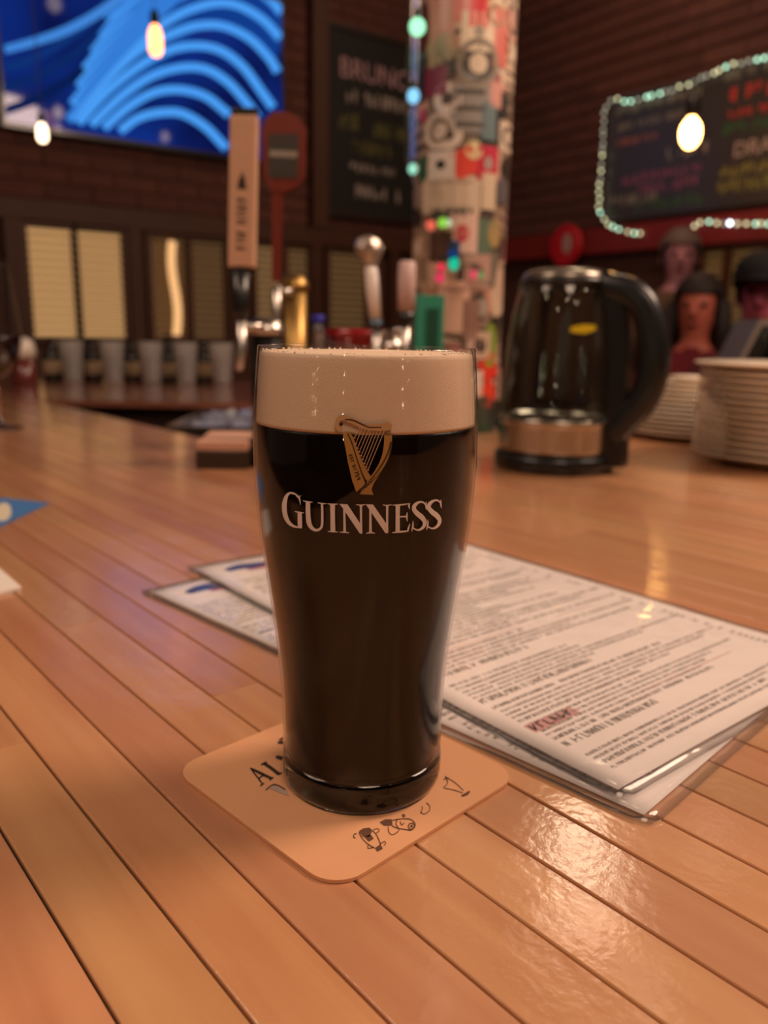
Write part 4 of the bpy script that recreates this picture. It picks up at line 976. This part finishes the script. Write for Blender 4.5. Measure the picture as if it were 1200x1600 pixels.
# bottle with blue cap
bx_ = at_y(497, 510, 1.30)
gb = mat('clear_bottle', 'c9c0b4', .05, trans=.9, ior=1.2)
def bottle(label, x, y, z, h, r, gm, capm, lab=None, cat='bottle', group=None):
    t = thing('bottle', label, cat, (x, y, z), 0, group)
    b = BM(); lathe(b, [(0, 0), (r * .95, 0), (r, .004), (r, h * .55), (r * .9, h * .63), (r * .42, h * .76), (r * .38, h * .94), (0, h * .94)], 28); obj('glass_body', b, gm, t, True)
    b = BM(); lathe(b, [(0, h * .9401), (r * .44, h * .9401), (r * .44, h), (0, h)], 20); obj('cap', b, capm, t, True)
    b = BM(); lathe(b, [(r + .0004, h * .15), (r + .0008, h * .155), (r + .0008, h * .45), (r + .0004, h * .455)], 28); obj('label_band', b, mat(lab or 'label_beige', 'b8a080', .7), t, True)
    return t
bottle('small clear bottle with a blue cap, right of the brass tap column', bx_.x, 1.30, TZ + .0003, hz(503, 1.30) + .01, .022, gb, mat('cap_blue', '2a2ea8', .4))
# ice well with bottles of the speed rail
wl = thing('ice_bin', 'steel ice bin sunk in the well behind the bar, full of ice', 'ice bin', (-.20, 1.70, .0))
b = BM(); 
for q in ((-.22, .22, -.18, -.17), (-.22, .22, .17, .18), (-.22, -.21, -.17, .17), (.21, .22, -.17, .17)): box(b, *q, .86, TZ - .006)
box(b, -.22, .22, -.18, .18, .85, .86); obj('bin', b, M_steel, wl)
b = BM(); box(b, -.22, -.18, -.1, -.06, 0, .85); box(b, .14, .18, -.1, -.06, 0, .85); box(b, -.22, -.18, .1, .14, 0, .85); box(b, .14, .18, .1, .14, 0, .85); obj('leg', b, M_steel, wl)
b = BM(); ri = random.Random(2)
for i in range(420):
    x, y = ri.uniform(-.19, .19), ri.uniform(-.15, .15); z = TZ - .045 + .03 * math.exp(-((x + .0) ** 2 + y * y) * 20) + ri.uniform(-.03, .012)
    box(b, -.013, .013, -.013, .013, -.013, .013, Matrix.Translation((x, y, z)) @ Matrix.Rotation(ri.uniform(0, 3), 4, (ri.uniform(-1, 1), ri.uniform(-1, 1), 1)))
o = obj('ice', b, mat('ice', 'a8acc4', .15, coat=1), wl); o['kind'] = 'stuff'
# empty glasses on the back counter
pgm = thin_glass('tumbler_glass', ior=1.7, tint='e8e4dc', haze=.28)
def tumbler(label, px):
    d = 2.62; x = at_y(px, 560, d).x
    t = thing('tumbler', label, 'glass', (x, d, TZ + .0004), 0, 'empty glasses on the back counter')
    b = BM(); lathe(b, [(0, .0), (.027, 0), (.029, .004), (.038, .125), (.0395, .130), (.037, .130), (.0265, .014), (0, .012)], 28); obj('glass_wall', b, pgm, t, True)
    b = BM(); lathe(b, [(0, .0123), (.0262, .0143), (.0272, .026), (0, .026)], 24); obj('thick_base', b, mat('frosted_glass', 'b8b0a4', .3, coat=1), t, True); return t
for px, l in ((112, 'leftmost of the row, under the brightest window'), (176, 'second of the row from the left'), (236, 'third of the row, left of the bright strip'), (290, 'fourth of the row, right of the bright strip'), (346, 'rightmost of the row, under the wooden tap handle')):
    tumbler('empty upright glass on the back counter, ' + l, px)
# amber/dark bottles between, against the wall side
for px, l, c_ in ((82, 'dark squat bottle between the white jar and the first empty glass', '1c1712'), (144, 'dark bottle between the first and second empty glasses', '18140f'), (206, 'dark bottle between the second and third empty glasses', '1a1410'), (263, 'dark bottle left of the fourth empty glass', '15120d'), (318, 'dark bottle between the last two empty glasses', '1a1712')):
    x = at_y(px, 560, 2.70).x
    bottle(l, x, 2.70, TZ + .0004, .14, .030, mat('dark_bottle_' + c_, c_, .15, coat=1), mat('cap_dark', '2a2420', .4), group='dark bottles on the back counter')
# white jar at the left
q = on_z(40, 600); t = thing('jar', 'small jar with a shiny white lid at the far left end of the bar', 'jar', (q.x, q.y, TZ + .0004)); zq = at_y(40, 527, q.y).z - TZ
b = BM(); lathe(b, [(0, 0), (.034, 0), (.036, .01), (.034, zq * .55), (0, zq * .55)], 28); obj('jar_body', b, mat('jar_red', '6a2a24', .3, coat=1), t, True)
b = BM(); lathe(b, [(0, zq * .5501), (.036, zq * .5501), (.038, zq * .75), (.030, zq * .93), (.012, zq), (0, zq)], 28); obj('lid', b, mat('lid_white', 'e8dccc', .2, coat=1), t, True)
# wine glass on the far left
gx = at_y(-6, 600, 1.4).x
t = thing('wine_glass', 'tall stemmed glass of dark red wine cut off by the left edge', 'glass', (gx, 1.4, TZ + .0004))
zr = at_y(0, 412, 1.4).z - TZ
WP = smooth_prof([(.004, .085), (.018, .092), (.036, .112), (.045, .140), (.046, .165), (.042, .205), (.036, zr - .02), (.033, zr)], 4)
b = BM(); lathe(b, WP + [(r - .0014, z + .001) for r, z in reversed(WP)], 40, close=True); obj('bowl', b, thin_glass('wine_glass_clear', ior=1.5), t, True)
b = BM(); lathe(b, [(0, 0), (.038, 0), (.038, .002), (.012, .005), (.0045, .012), (.0038, .05), (.0042, .086), (0, .087)], 32); obj('stem_and_foot', b, mat('stem_glass', 'ffffff', 0, trans=1, ior=1.45), t, True)
b = BM(); lathe(b, [(0, .0900)] + [(r - .002, z + .001) for r, z in WP if .090 < z < .158] + [(0, .158)], 40); obj('wine', b, mat('red_wine', '16040a', .08), t, True)

# ================================================================ STICKER PILLAR
pr = .0845; PY = 1.56; PX = at_y(716, 400, PY).x
t = pil = thing('pillar', 'round pillar covered with overlapping stickers, behind the right of the pint', 'pillar', (PX, PY, 0))
b = BM(); lathe(b, [(0, 0), (pr, 0), (pr, CEIL - .001), (0, CEIL - .001)], 56); obj('shaft', b, mat('pillar_paint', 'a08874', .6, noise=.25, nscale=25), pil, True)
def pil_at(px, py):
    d = ray(px, py); oc = Vector((CO.x - PX, CO.y - PY)); dx = Vector((d.x, d.y)); a = dx.dot(dx); bq = 2 * oc.dot(dx); c = oc.dot(oc) - pr * pr
    D = max(0, bq * bq - 4 * a * c); tt = (-bq - math.sqrt(D)) / (2 * a); p = CO + d * tt; return math.atan2(p.y - PY, p.x - PX), p.z
lay = [0]
def sticker(px, py, w, h, colr, shape='rect', rot=0, ring=None, az=None):
    """w, h in metres on the shaft"""
    th0, z0 = az if az else pil_at(px, py); lay[0] += 1; r = pr + .0006 + lay[0] * .000012
    def f(x, y):
        X = x * math.cos(rot) - y * math.sin(rot); Y = x * math.sin(rot) + y * math.cos(rot)
        a = th0 + X / pr; return Vector((r * math.cos(a), r * math.sin(a), z0 + Y))
    b = BM(); n = 5
    if shape == 'rect':
        pts = [(-w / 2 + w * i / n, -h / 2) for i in range(n)] + [(w / 2, -h / 2 + h * i / 2) for i in range(2)] + [(w / 2 - w * i / n, h / 2) for i in range(n)] + [(-w / 2, h / 2 - h * i / 2) for i in range(2)]
        g = [[b.verts.new(f(-w / 2 + w * i / n, y)) for i in range(n + 1)] for y in (-h / 2, h / 2)]
        for i in range(n): b.faces.new((g[0][i], g[0][i + 1], g[1][i + 1], g[1][i]))
    else:
        pts = [(w / 2 * math.cos(k * PI / 10), h / 2 * math.sin(k * PI / 10)) for k in range(20)]
        inkpoly(b, pts, f, 1)
    o = obj('sticker', b, mat('sticker_' + colr, colr, .45, coat=.35, coat_r=.15, noise=.06, nscale=40), pil)
    if ring:
        lay[0] += 1; r += .00012
        b = BM(); kind, c2, k2 = ring
        if kind == 'dot': inkpoly(b, [(w * k2 / 2 * math.cos(k * PI / 8), h * k2 / 2 * math.sin(k * PI / 8)) for k in range(16)], f, 1)
        elif kind == 'ring': ribbon(b, [(w * k2 / 2 * math.cos(k * PI / 8), h * k2 / 2 * math.sin(k * PI / 8), w * .06) for k in range(17)], f, n=2)
        elif kind == 'bars':
            for j in range(k2):
                y = h * (.34 - .68 * j / max(1, k2 - 1)); ribbon(b, [(-w * .38, y, h * .05), (w * .0, y, h * .05), (w * .36, y, h * .05)], f, n=3)
        obj('sticker_print', b, mat('print_' + c2, c2, .6), o)
    return o
rs = random.Random(21)
pal = ['c9a98c', 'b89880', 'd8bca0', 'a08a78', 'c8b098', '8a7464', 'b06a64', '4a3a34', 'd0a090', '7c6e66', 'c2a48e', '9a8070', '2e2622', '5c7068', 'b88870', 'd6c4b0']
z = TZ - .05
fr_a = math.atan2(CO.y - PY, CO.x - PX)
while z < TZ + 1.25:
    for j in range(7):
        a = fr_a + (-1.7 + 3.4 * (j + rs.uniform(-.3, .3)) / 6)
        sticker(0, 0, rs.uniform(.035, .062), rs.uniform(.03, .07), rs.choice(pal), rs.choice(('rect', 'rect', 'rect', 'oval')), rs.uniform(-.35, .35), rs.choice((None, None, ('bars', '3a2e2a', 3), ('dot', rs.choice(('3a302c', 'd8c8b8', '9c4a44')), .5), ('ring', '4a3c36', .6))), (a, z + rs.uniform(-.01, .01)))
    z += .047
S = sticker
S(715, 10, .10, .05, 'd88a80', ring=('bars', 'a03838', 1)); S(748, 20, .03, .045, 'd83a44'); S(690, 30, .045, .09, 'c09080', rot=.1); S(775, 25, .05, .05, 'e0c4a0', 'oval', ring=('ring', 'a08060', .6))
S(780, 60, .03, .09, 'c86050'); S(665, 45, .02, .07, '5a2a26')
S(748, 50, .058, .060, 'e6d6bc', ring=('dot', 'a09888', .3)); S(690, 80, .05, .04, 'a8987c', rot=.3)
S(695, 110, .075, .035, '3e3430', rot=.4); S(747, 100, .074, .078, '4c443c', 'oval', ring=('ring', '8c8272', .85)); S(747, 100, .030, .032, 'd8c8b0', 'oval')
S(682, 128, .045, .045, '7a2c48'); S(700, 155, .05, .05, 'd8c8ba', 'oval', ring=('dot', '4c4038', .4)); S(688, 205, .06, .06, 'd2c2b2', 'oval', ring=('ring', '8a7866', .55)); S(703, 212, .045, .045, 'e0d0c2', 'oval', ring=('dot', '241a14', .35))
S(735, 170, .065, .075, '8f8a84', ring=('bars', '4a4642', 3)); S(762, 190, .028, .06, '5e7478'); S(775, 150, .03, .04, 'c89084'); S(785, 165, .02, .04, '2c2a28'); S(664, 182, .012, .02, 'c83070')
S(740, 235, .03, .03, 'd8cc98', 'oval'); S(725, 255, .042, .045, 'd8402c', rot=.4); S(761, 256, .040, .056, 'b81838', ring=('dot', '9c8c80', .4)); S(690, 258, .05, .045, 'd8ccc0', ring=('dot', '1c1814', .35)); S(663, 265, .02, .04, '2e6044')
S(703, 305, .105, .062, 'cdb8a0', ring=('bars', 'b09c88', 2)); S(762, 300, .028, .06, 'c8b49a'); S(782, 300, .03, .04, '5a5458'); S(706, 333, .07, .016, '4a423c')
S(722, 365, .052, .065, 'dcb8a8', ring=('dot', 'c42c3c', .45)); S(752, 385, .04, .09, '5c705c', rot=-.2); S(770, 365, .03, .05, 'a08858', 'oval'); S(710, 395, .018, .04, '1e4c88'); S(690, 385, .04, .05, '4a2a1c')
S(745, 425, .05, .06, 'b08c7c'); S(765, 420, .03, .06, '6c6458', rot=-.2); S(708, 480, .055, .09, 'dcb49c', ring=('bars', 'b89484', 1)); S(735, 500, .03, .07, '8c6858'); S(750, 480, .025, .03, '9c9488', 'oval')
S(748, 540, .05, .05, 'c8a898', ring=('dot', '3a2a24', .5)); S(763, 540, .034, .080, '7c9434', 'oval'); S(733, 600, .05, .05, 'd8c4b4'); S(762, 575, .040, .042, 'd83424', rot=.5); S(760, 615, .040, .050, 'd8402c', 'oval'); S(745, 640, .05, .05, '3c4438'); S(770, 645, .04, .05, '2a3028'); S(757, 680, .05, .05, '3a4a38'); S(775, 600, .02, .06, 'b09084')
# blue glowing strip and fairy bulbs running up the left of the pillar
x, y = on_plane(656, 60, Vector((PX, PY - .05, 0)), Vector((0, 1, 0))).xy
t = thing('blue_strip', 'thin blue glowing strip running up the left side of the sticker pillar', 'strip light', (PX - pr - .006, PY - .02, TZ + .46))
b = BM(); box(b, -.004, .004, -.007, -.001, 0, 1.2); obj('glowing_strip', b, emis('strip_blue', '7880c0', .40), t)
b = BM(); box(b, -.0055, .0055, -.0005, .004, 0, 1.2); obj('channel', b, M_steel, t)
t = thing('bulb_string', 'string of coloured bulbs hanging down and around the sticker pillar', 'string lights', (PX - .08, PY - .10, TZ + .2))
def sb(px, py, r, colr, s, yy=PY - .105, sz=1.0):
    p = at_y(px, py, yy) - t.location; b = BM(); sphere(b, p, r, 14, 10, (1, 1, sz)); obj('bulb', b, emis('bulb_%s_%d' % (colr, px), colr, s), t, True)
    b = BM(); lathe(b, [(0, 0), (r * .5, 0), (r * .5, r * 1.0), (0, r * 1.0)], 10, (p.x, p.y, p.z + r * sz * .95)); obj('socket', b, mat('socket_green', '18281c', .5), t); return p
pp = [sb(652, 42, .0135, 'a8ffc8', 1.6), sb(646, 150, .0105, '90d8ff', 1.3, sz=1.1), sb(645, 264, .0080, 'a8f0d0', 1.1, sz=1.1)]
pq = [sb(673, 352, .0085, 'ff7058', .95), sb(692, 348, .0085, 'a0e850', .95), sb(701, 348, .006, 'd8e8c0', .9), sb(689, 418, .008, 'ff4058', .9), sb(687, 434, .008, 'ff3c68', .9), sb(709, 412, .009, '20d8a8', .9, sz=1.3), sb(707, 398, .0075, '1c4c90', .6, sz=1.3), sb(741, 429, .008, 'ff5870', .8), sb(750, 430, .007, '90c878', .5)]
top = at_y(654, -60, PY - .105) - t.location
b = BM(); tube(b, [p + Vector((-.012, 0, .016)) for p in [top] + pp + pq[:2]], .0012, 5); tube(b, [p + Vector((.0, .006, .018)) for p in (pq[1], pq[2], Vector(pq[5]), Vector(pq[3]), Vector(pq[4]), Vector(pq[7]), Vector(pq[8]))], .0012, 5); obj('cord', b, mat('cord_green', '14241a', .5), t)
# ================================================================ PENDANT BULBS
def pendant(label, p, r, h, colr, s, shape='tube', group=None):
    t = thing('pendant_bulb', label, 'lamp', p, 0, group)
    b = BM()
    if shape == 'tube': pr_ = [(0, -h / 2), (r * .6, -h / 2 + r * .15), (r, -h / 2 + r * .8), (r, h * .2), (r * .7, h * .42), (r * .45, h / 2), (0, h / 2)]
    else: pr_ = [(r * math.sin(a), -r * math.cos(a) * h / (2 * r)) for a in [k * PI / 12 for k in range(12)]] + [(r * .4, h / 2), (0, h / 2)]
    lathe(b, pr_, 20); obj('bulb', b, emis('bulb_glow_%s' % len(MATS) + label[:6], colr, s), t, True)
    b = BM(); lathe(b, [(0, h / 2 + .0004), (r * .62, h / 2 + .0004), (r * .7, h / 2 + r * 1.0), (r * .5, h / 2 + r * 1.9), (0, h / 2 + r * 2)], 16); obj('socket', b, mat('socket_black', '14100c', .4), t, True)
    b = BM(); top = CEIL - .001 - p.z; tube(b, [(0, 0, h / 2 + r * 1.9), (0, 0, top)], .0016, 6); obj('cord', b, mat('socket_black', '14100c', .4), t)
    return t
def mirror(px, py, dist, h=0):
    p = on_z(px, py, h); d = ray(px, py); return p + Vector((d.x, d.y, -d.z)) * dist
def mirror_tv(px, py, dist):
    p = on_plane(px, py, CN + nA * .07, nA); d = ray(px, py); d = d - nA * 2 * d.dot(nA); return p + d * dist
pendant('glowing orange tube bulb on a black socket hanging in front of the television', at_y(243, 64, 3.4), .026, .110, 'ff9c58', 5)
pendant('small white bulb hanging just below the left of the television', at_y(66, 208, 2.37), .014, .050, 'ffe2b8', 5)
pendant('round bright bulb hanging in front of the menu chalkboard', at_y(1079, 208, 3.6), .041, .120, 'ffb868', 22, 'round')
pendant('bulb above the frame whose glare lights the near right of the bar', mirror(905, 1310, 1.75), .065, .17, 'ffe0bc', 18, 'round')
pendant('bulb above the frame mirrored at the top left of the television', mirror_tv(85, 6, 3.0), .05, .11, 'ffe0c0', 7, 'round')
pendant('bulb above the frame mirrored at the lower left of the television', mirror_tv(91, 176, 3.1), .035, .09, 'ffe0c0', 14, 'round')
pendant('bulb above the frame mirrored at the foot of the television', mirror_tv(258, 214, 2.9), .030, .08, 'ffe0c0', 10, 'round')
for x, y, z, l in ((-.55, -.5, 2.0, 'bulb hanging behind the camera on the left'), (.1, -.9, 2.3, 'bulb hanging behind the camera in the middle'), (.75, -.45, 2.05, 'bulb hanging behind the camera on the right'), (1.15, .15, 2.0, 'bulb hanging right of the camera'), (-1.1, .25, 2.05, 'bulb hanging left of the camera')):
    pendant(l, Vector((x, y, z)), .022, .06, 'ffe0b8', 45, 'round')  # unseen bulbs added for glints on the glass

# unseen garland added behind the camera for the small glints on the glass
t = thing('fairy_lights', 'added garland of bulbs behind the camera, seen only as glints on the pint', 'fairy lights', Vector((0, -3.95, 1.45)))
gm = emis('garland_glow', 'ffe8c0', 60); gb_ = BM(); sphere(gb_, (0, 0, 0), .024, 10, 6); gme = bpy.data.meshes.new('bulb'); gb_.to_mesh(gme); gb_.free(); gme.materials.append(gm)
gp_ = []
for i in range(26):
    s_ = i // 6; gx_ = (-5.6, -4.9, -1.6, 3.3, 4.1)[s_] + random.uniform(-.06, .06); gz_ = 1.0 - .26 * (i % 6) + random.uniform(-.06, .06) - .1 * s_
    if s_ % 2: gz_ = -.3 - gz_ + .9
    gp_.append(Vector((gx_, 0, gz_))); o = bpy.data.objects.new('bulb', gme); COL.objects.link(o); o.parent = t; o.location = (gx_, 0, gz_)
b = BM(); tube(b, [p + Vector((0, -.02, .02)) for p in gp_], .003, 5); obj('cord', b, M_black, t)

# ================================================================ PEOPLE
def person(label, head, facing, shirt, skin_c, hair_c, trouser='1c1a20', cap=None, seat=None, s=1.0, hair=True, extra=None):
    """head = centre of the head in world space; seat height None = standing"""
    skin = mat('skin_' + skin_c, skin_c, .55); sh_ = mat('cloth_' + shirt, shirt, .85, noise=.15, nscale=15); tr_ = mat('cloth_' + trouser, trouser, .85)
    hz_ = head.z
    t = thing('person', label, 'person', (head.x, head.y, 0), facing)
    sit = seat is not None
    pelv = (seat + .10) if sit else hz_ * .575
    V = []; Ed = []; Rr = []
    def v(x, y, z, r): V.append((x, y, z)); Rr.append(r); return len(V) - 1
    def ch(*ids):
        for a, b_ in zip(ids, ids[1:]): Ed.append((a, b_))
    sp0 = v(0, .02 if sit else 0, pelv, .125)
    w1 = v(0, .01, pelv + (hz_ - pelv) * .28, .118); c1 = v(0, 0, pelv + (hz_ - pelv) * .52, .135); n0 = v(0, 0, pelv + (hz_ - pelv) * .68, .080); n1 = v(0, -.005, hz_ - .125, .044); h0 = v(0, -.012, hz_ - .05, .070); h1 = v(0, .0, hz_ + .03, .083); h2 = v(0, .005, hz_ + .085, .055)
    ch(sp0, w1, c1, n0, n1, h0, h1, h2)
    shz = pelv + (hz_ - pelv) * .66
    for sd in (-1, 1):
        a0 = v(sd * .17, 0, shz, .058); a1 = v(sd * .235, -.02, shz - .27, .045); a2 = v(sd * .17, -.24, shz - .40 + (.06 if sit else 0), .034); hd = v(sd * .14, -.31, shz - .40 + (.07 if sit else 0), .030)
        ch(n0, a0, a1, a2, hd)
        for k_, (dx, L) in enumerate(((-.026, .062), (-.009, .078), (.009, .075), (.026, .058))):
            f0 = v(sd * .14 + dx, -.345, shz - .40 + (.07 if sit else 0), .0095); f1 = v(sd * .14 + dx * 1.1, -.345 - L * .55, shz - .405 + (.065 if sit else 0), .0085); f2 = v(sd * .14 + dx * 1.1, -.345 - L, shz - .43 + (.065 if sit else 0), .0075); ch(hd, f0, f1, f2)
        th0 = v(sd * .14 - sd * .042, -.325, shz - .39 + (.07 if sit else 0), .010); th1 = v(sd * .14 - sd * .062, -.355, shz - .395 + (.07 if sit else 0), .009); ch(hd, th0, th1)
        if sit:
            l0 = v(sd * .10, -.02, pelv - .01, .085); l1 = v(sd * .12, -.42, pelv - .0, .062); l2 = v(sd * .12, -.40, max(.10, pelv - .44), .045)
            ft = v(sd * .12, -.40, max(.05, pelv - .50), .04); f_ = v(sd * .12, -.54, max(.035, pelv - .52), .034)
        else:
            l0 = v(sd * .10, 0, pelv - .06, .085); l1 = v(sd * .11, -.01, pelv * .52, .060); l2 = v(sd * .11, .01, .12, .042); ft = v(sd * .11, .01, .05, .042); f_ = v(sd * .12, -.14, .036, .034)
        ch(sp0, l0, l1, l2, ft, f_)
    me = bpy.data.meshes.new('body'); me.from_pydata(V, Ed, []); o = bpy.data.objects.new('body', me); COL.objects.link(o)
    md = o.modifiers.new('s', 'SKIN'); sv = me.skin_vertices[0].data
    for i, r in enumerate(Rr): sv[i].radius = (r * 1.15, r * .85) if i in (w1, c1) else (r, r)
    sv[0].use_root = True; sb_ = o.modifiers.new('u', 'SUBSURF'); sb_.levels = 2; sb_.render_levels = 2
    dg = bpy.context.evaluated_depsgraph_get(); m2 = bpy.data.meshes.new_from_object(o.evaluated_get(dg)); o.modifiers.clear(); o.data = m2; bpy.data.meshes.remove(me); m2.name = 'body'
    m2.materials.clear(); [m2.materials.append(q) for q in (skin, sh_, tr_)]
    for p in m2.polygons:
        c = p.center; hand = c.y < -.235 and abs(c.z - (shz - .40)) < .16 and c.z > pelv + .02 if sit else (c.y < -.235 and c.z > .4)
        p.material_index = 0 if (c.z > hz_ - .155 or hand) else (2 if c.z < pelv - .03 or (sit and c.z < pelv + .09 and c.y < -.12) else 1)
        p.use_smooth = True
    zmin = min(q.co.z for q in m2.vertices)
    if zmin < .001:
        for q in m2.vertices:
            if q.co.z < .12: q.co.z = .001 + (q.co.z - zmin) * (.12 - .001) / (.12 - zmin)
    o.parent = t
    hx = lambda dz: hz_ + dz
    b = BM(); tube(b, [(0, -.083, hx(.012)), (0, -.102, hx(-.025)), (0, -.088, hx(-.035))], [.008, .014, .010], 8); obj('nose', b, skin, t, True)
    b = BM(); sphere(b, (-.032, -.074, hx(.012)), .011, 8, 6); obj('eye', b, mat('eye_dark', '1c1412', .3), t, True)
    b = BM(); sphere(b, (.032, -.074, hx(.012)), .011, 8, 6); obj('eye', b, mat('eye_dark', '1c1412', .3), t, True)
    b = BM(); sphere(b, (0, -.078, hx(-.062)), .012, 8, 6, (2, .7, .5)); obj('mouth', b, mat('lips', '8c3c38', .5), t, True)
    b = BM(); sphere(b, (-.083, .005, hx(-.005)), .02, 8, 6, (.4, .8, 1.4)); obj('ear', b, skin, t, True)
    b = BM(); sphere(b, (.083, .005, hx(-.005)), .02, 8, 6, (.4, .8, 1.4)); obj('ear', b, skin, t, True)
    if hair:
        b = BM(); bmesh.ops.create_uvsphere(b, u_segments=20, v_segments=14, radius=1, matrix=Matrix.Translation((0, .018, hx(.035))) @ Matrix.Diagonal((.096, .104, .105, 1)))
        bmesh.ops.delete(b, geom=[q for q in b.verts if q.co.y < -.045 and q.co.z < hx(.055) or q.co.z < hx(-.06)], context='VERTS')
        if extra == 'long':
            for k_ in range(9):
                a = -.15 + (PI + .3) * k_ / 8; tube(b, [(.088 * math.cos(a), .02 + .085 * math.sin(a), hx(.03)), (.10 * math.cos(a), .025 + .09 * math.sin(a), hx(-.10)), (.095 * math.cos(a), .03 + .09 * math.sin(a), hx(-.24))], [.03, .034, .02], 7)
        obj('hair', b, mat('hair_' + hair_c, hair_c, .7), t, True)
    if cap:
        b = BM(); lathe(b, [(.103, .03), (.104, .06), (.095, .10), (.06, .13), (0, .138), (0, .13), (.05, .12), (.09, .09), (.098, .03)], 24, (0, .012, hz_)); prism(b, [(.085 * math.cos(a), -.05 + -.13 * math.sin(a)) for a in [k_ * PI / 8 for k_ in range(9)]], hx(.036), hx(.046)); obj('cap', b, mat('cap_' + cap, cap, .8), t, True)
    if sit:
        st_ = thing('bar_stool', 'wooden stool under the ' + ('person in the black cap' if cap else 'person in the dark red shirt'), 'stool', (head.x, head.y, 0), facing)
        b = BM(); lathe(b, [(0, seat - .035), (.17, seat - .035), (.175, seat - .02), (.165, seat - .003), (0, seat - .003)], 28, (0, .03, 0)); obj('seat', b, M_frame, st_, True)
        for sx in (-1, 1):
            for sy in (-1, 1):
                b = BM(); tube(b, [(sx * .11, .03 + sy * .11, seat - .036), (sx * .16, .03 + sy * .16, .001)], .016, 8); obj('leg', b, M_frame, st_)
        b = BM(); tube(b, [(.142 * math.cos(k_ * PI / 8), .03 + .142 * math.sin(k_ * PI / 8), .25) for k_ in range(17)], .010, 6, caps=False); obj('foot_ring', b, M_steel, st_)
    return t
hA = at_y(1062, 402, 3.95); person('person with a pink-lit face and grey hair in an olive brown jacket, standing furthest back', hA, -.25, '5a4030', 'a8707a', '5c4c48', seat=None)  # pink light on the face is put into the skin colour
hB = at_y(1090, 482, 3.2); person('person in a dark red shirt with long dark hair, seated behind the plates', hB, -.5, '6a1420', 'b8604c', '20130f', seat=hB.z - .80, extra='long')
hC = at_y(1197, 462, 2.55); person('person in a black cap with a pinkish face, cut off by the right edge', hC, -.6, '5a2028', 'b05468', '241814', seat=hC.z - .80, cap='100c0c')
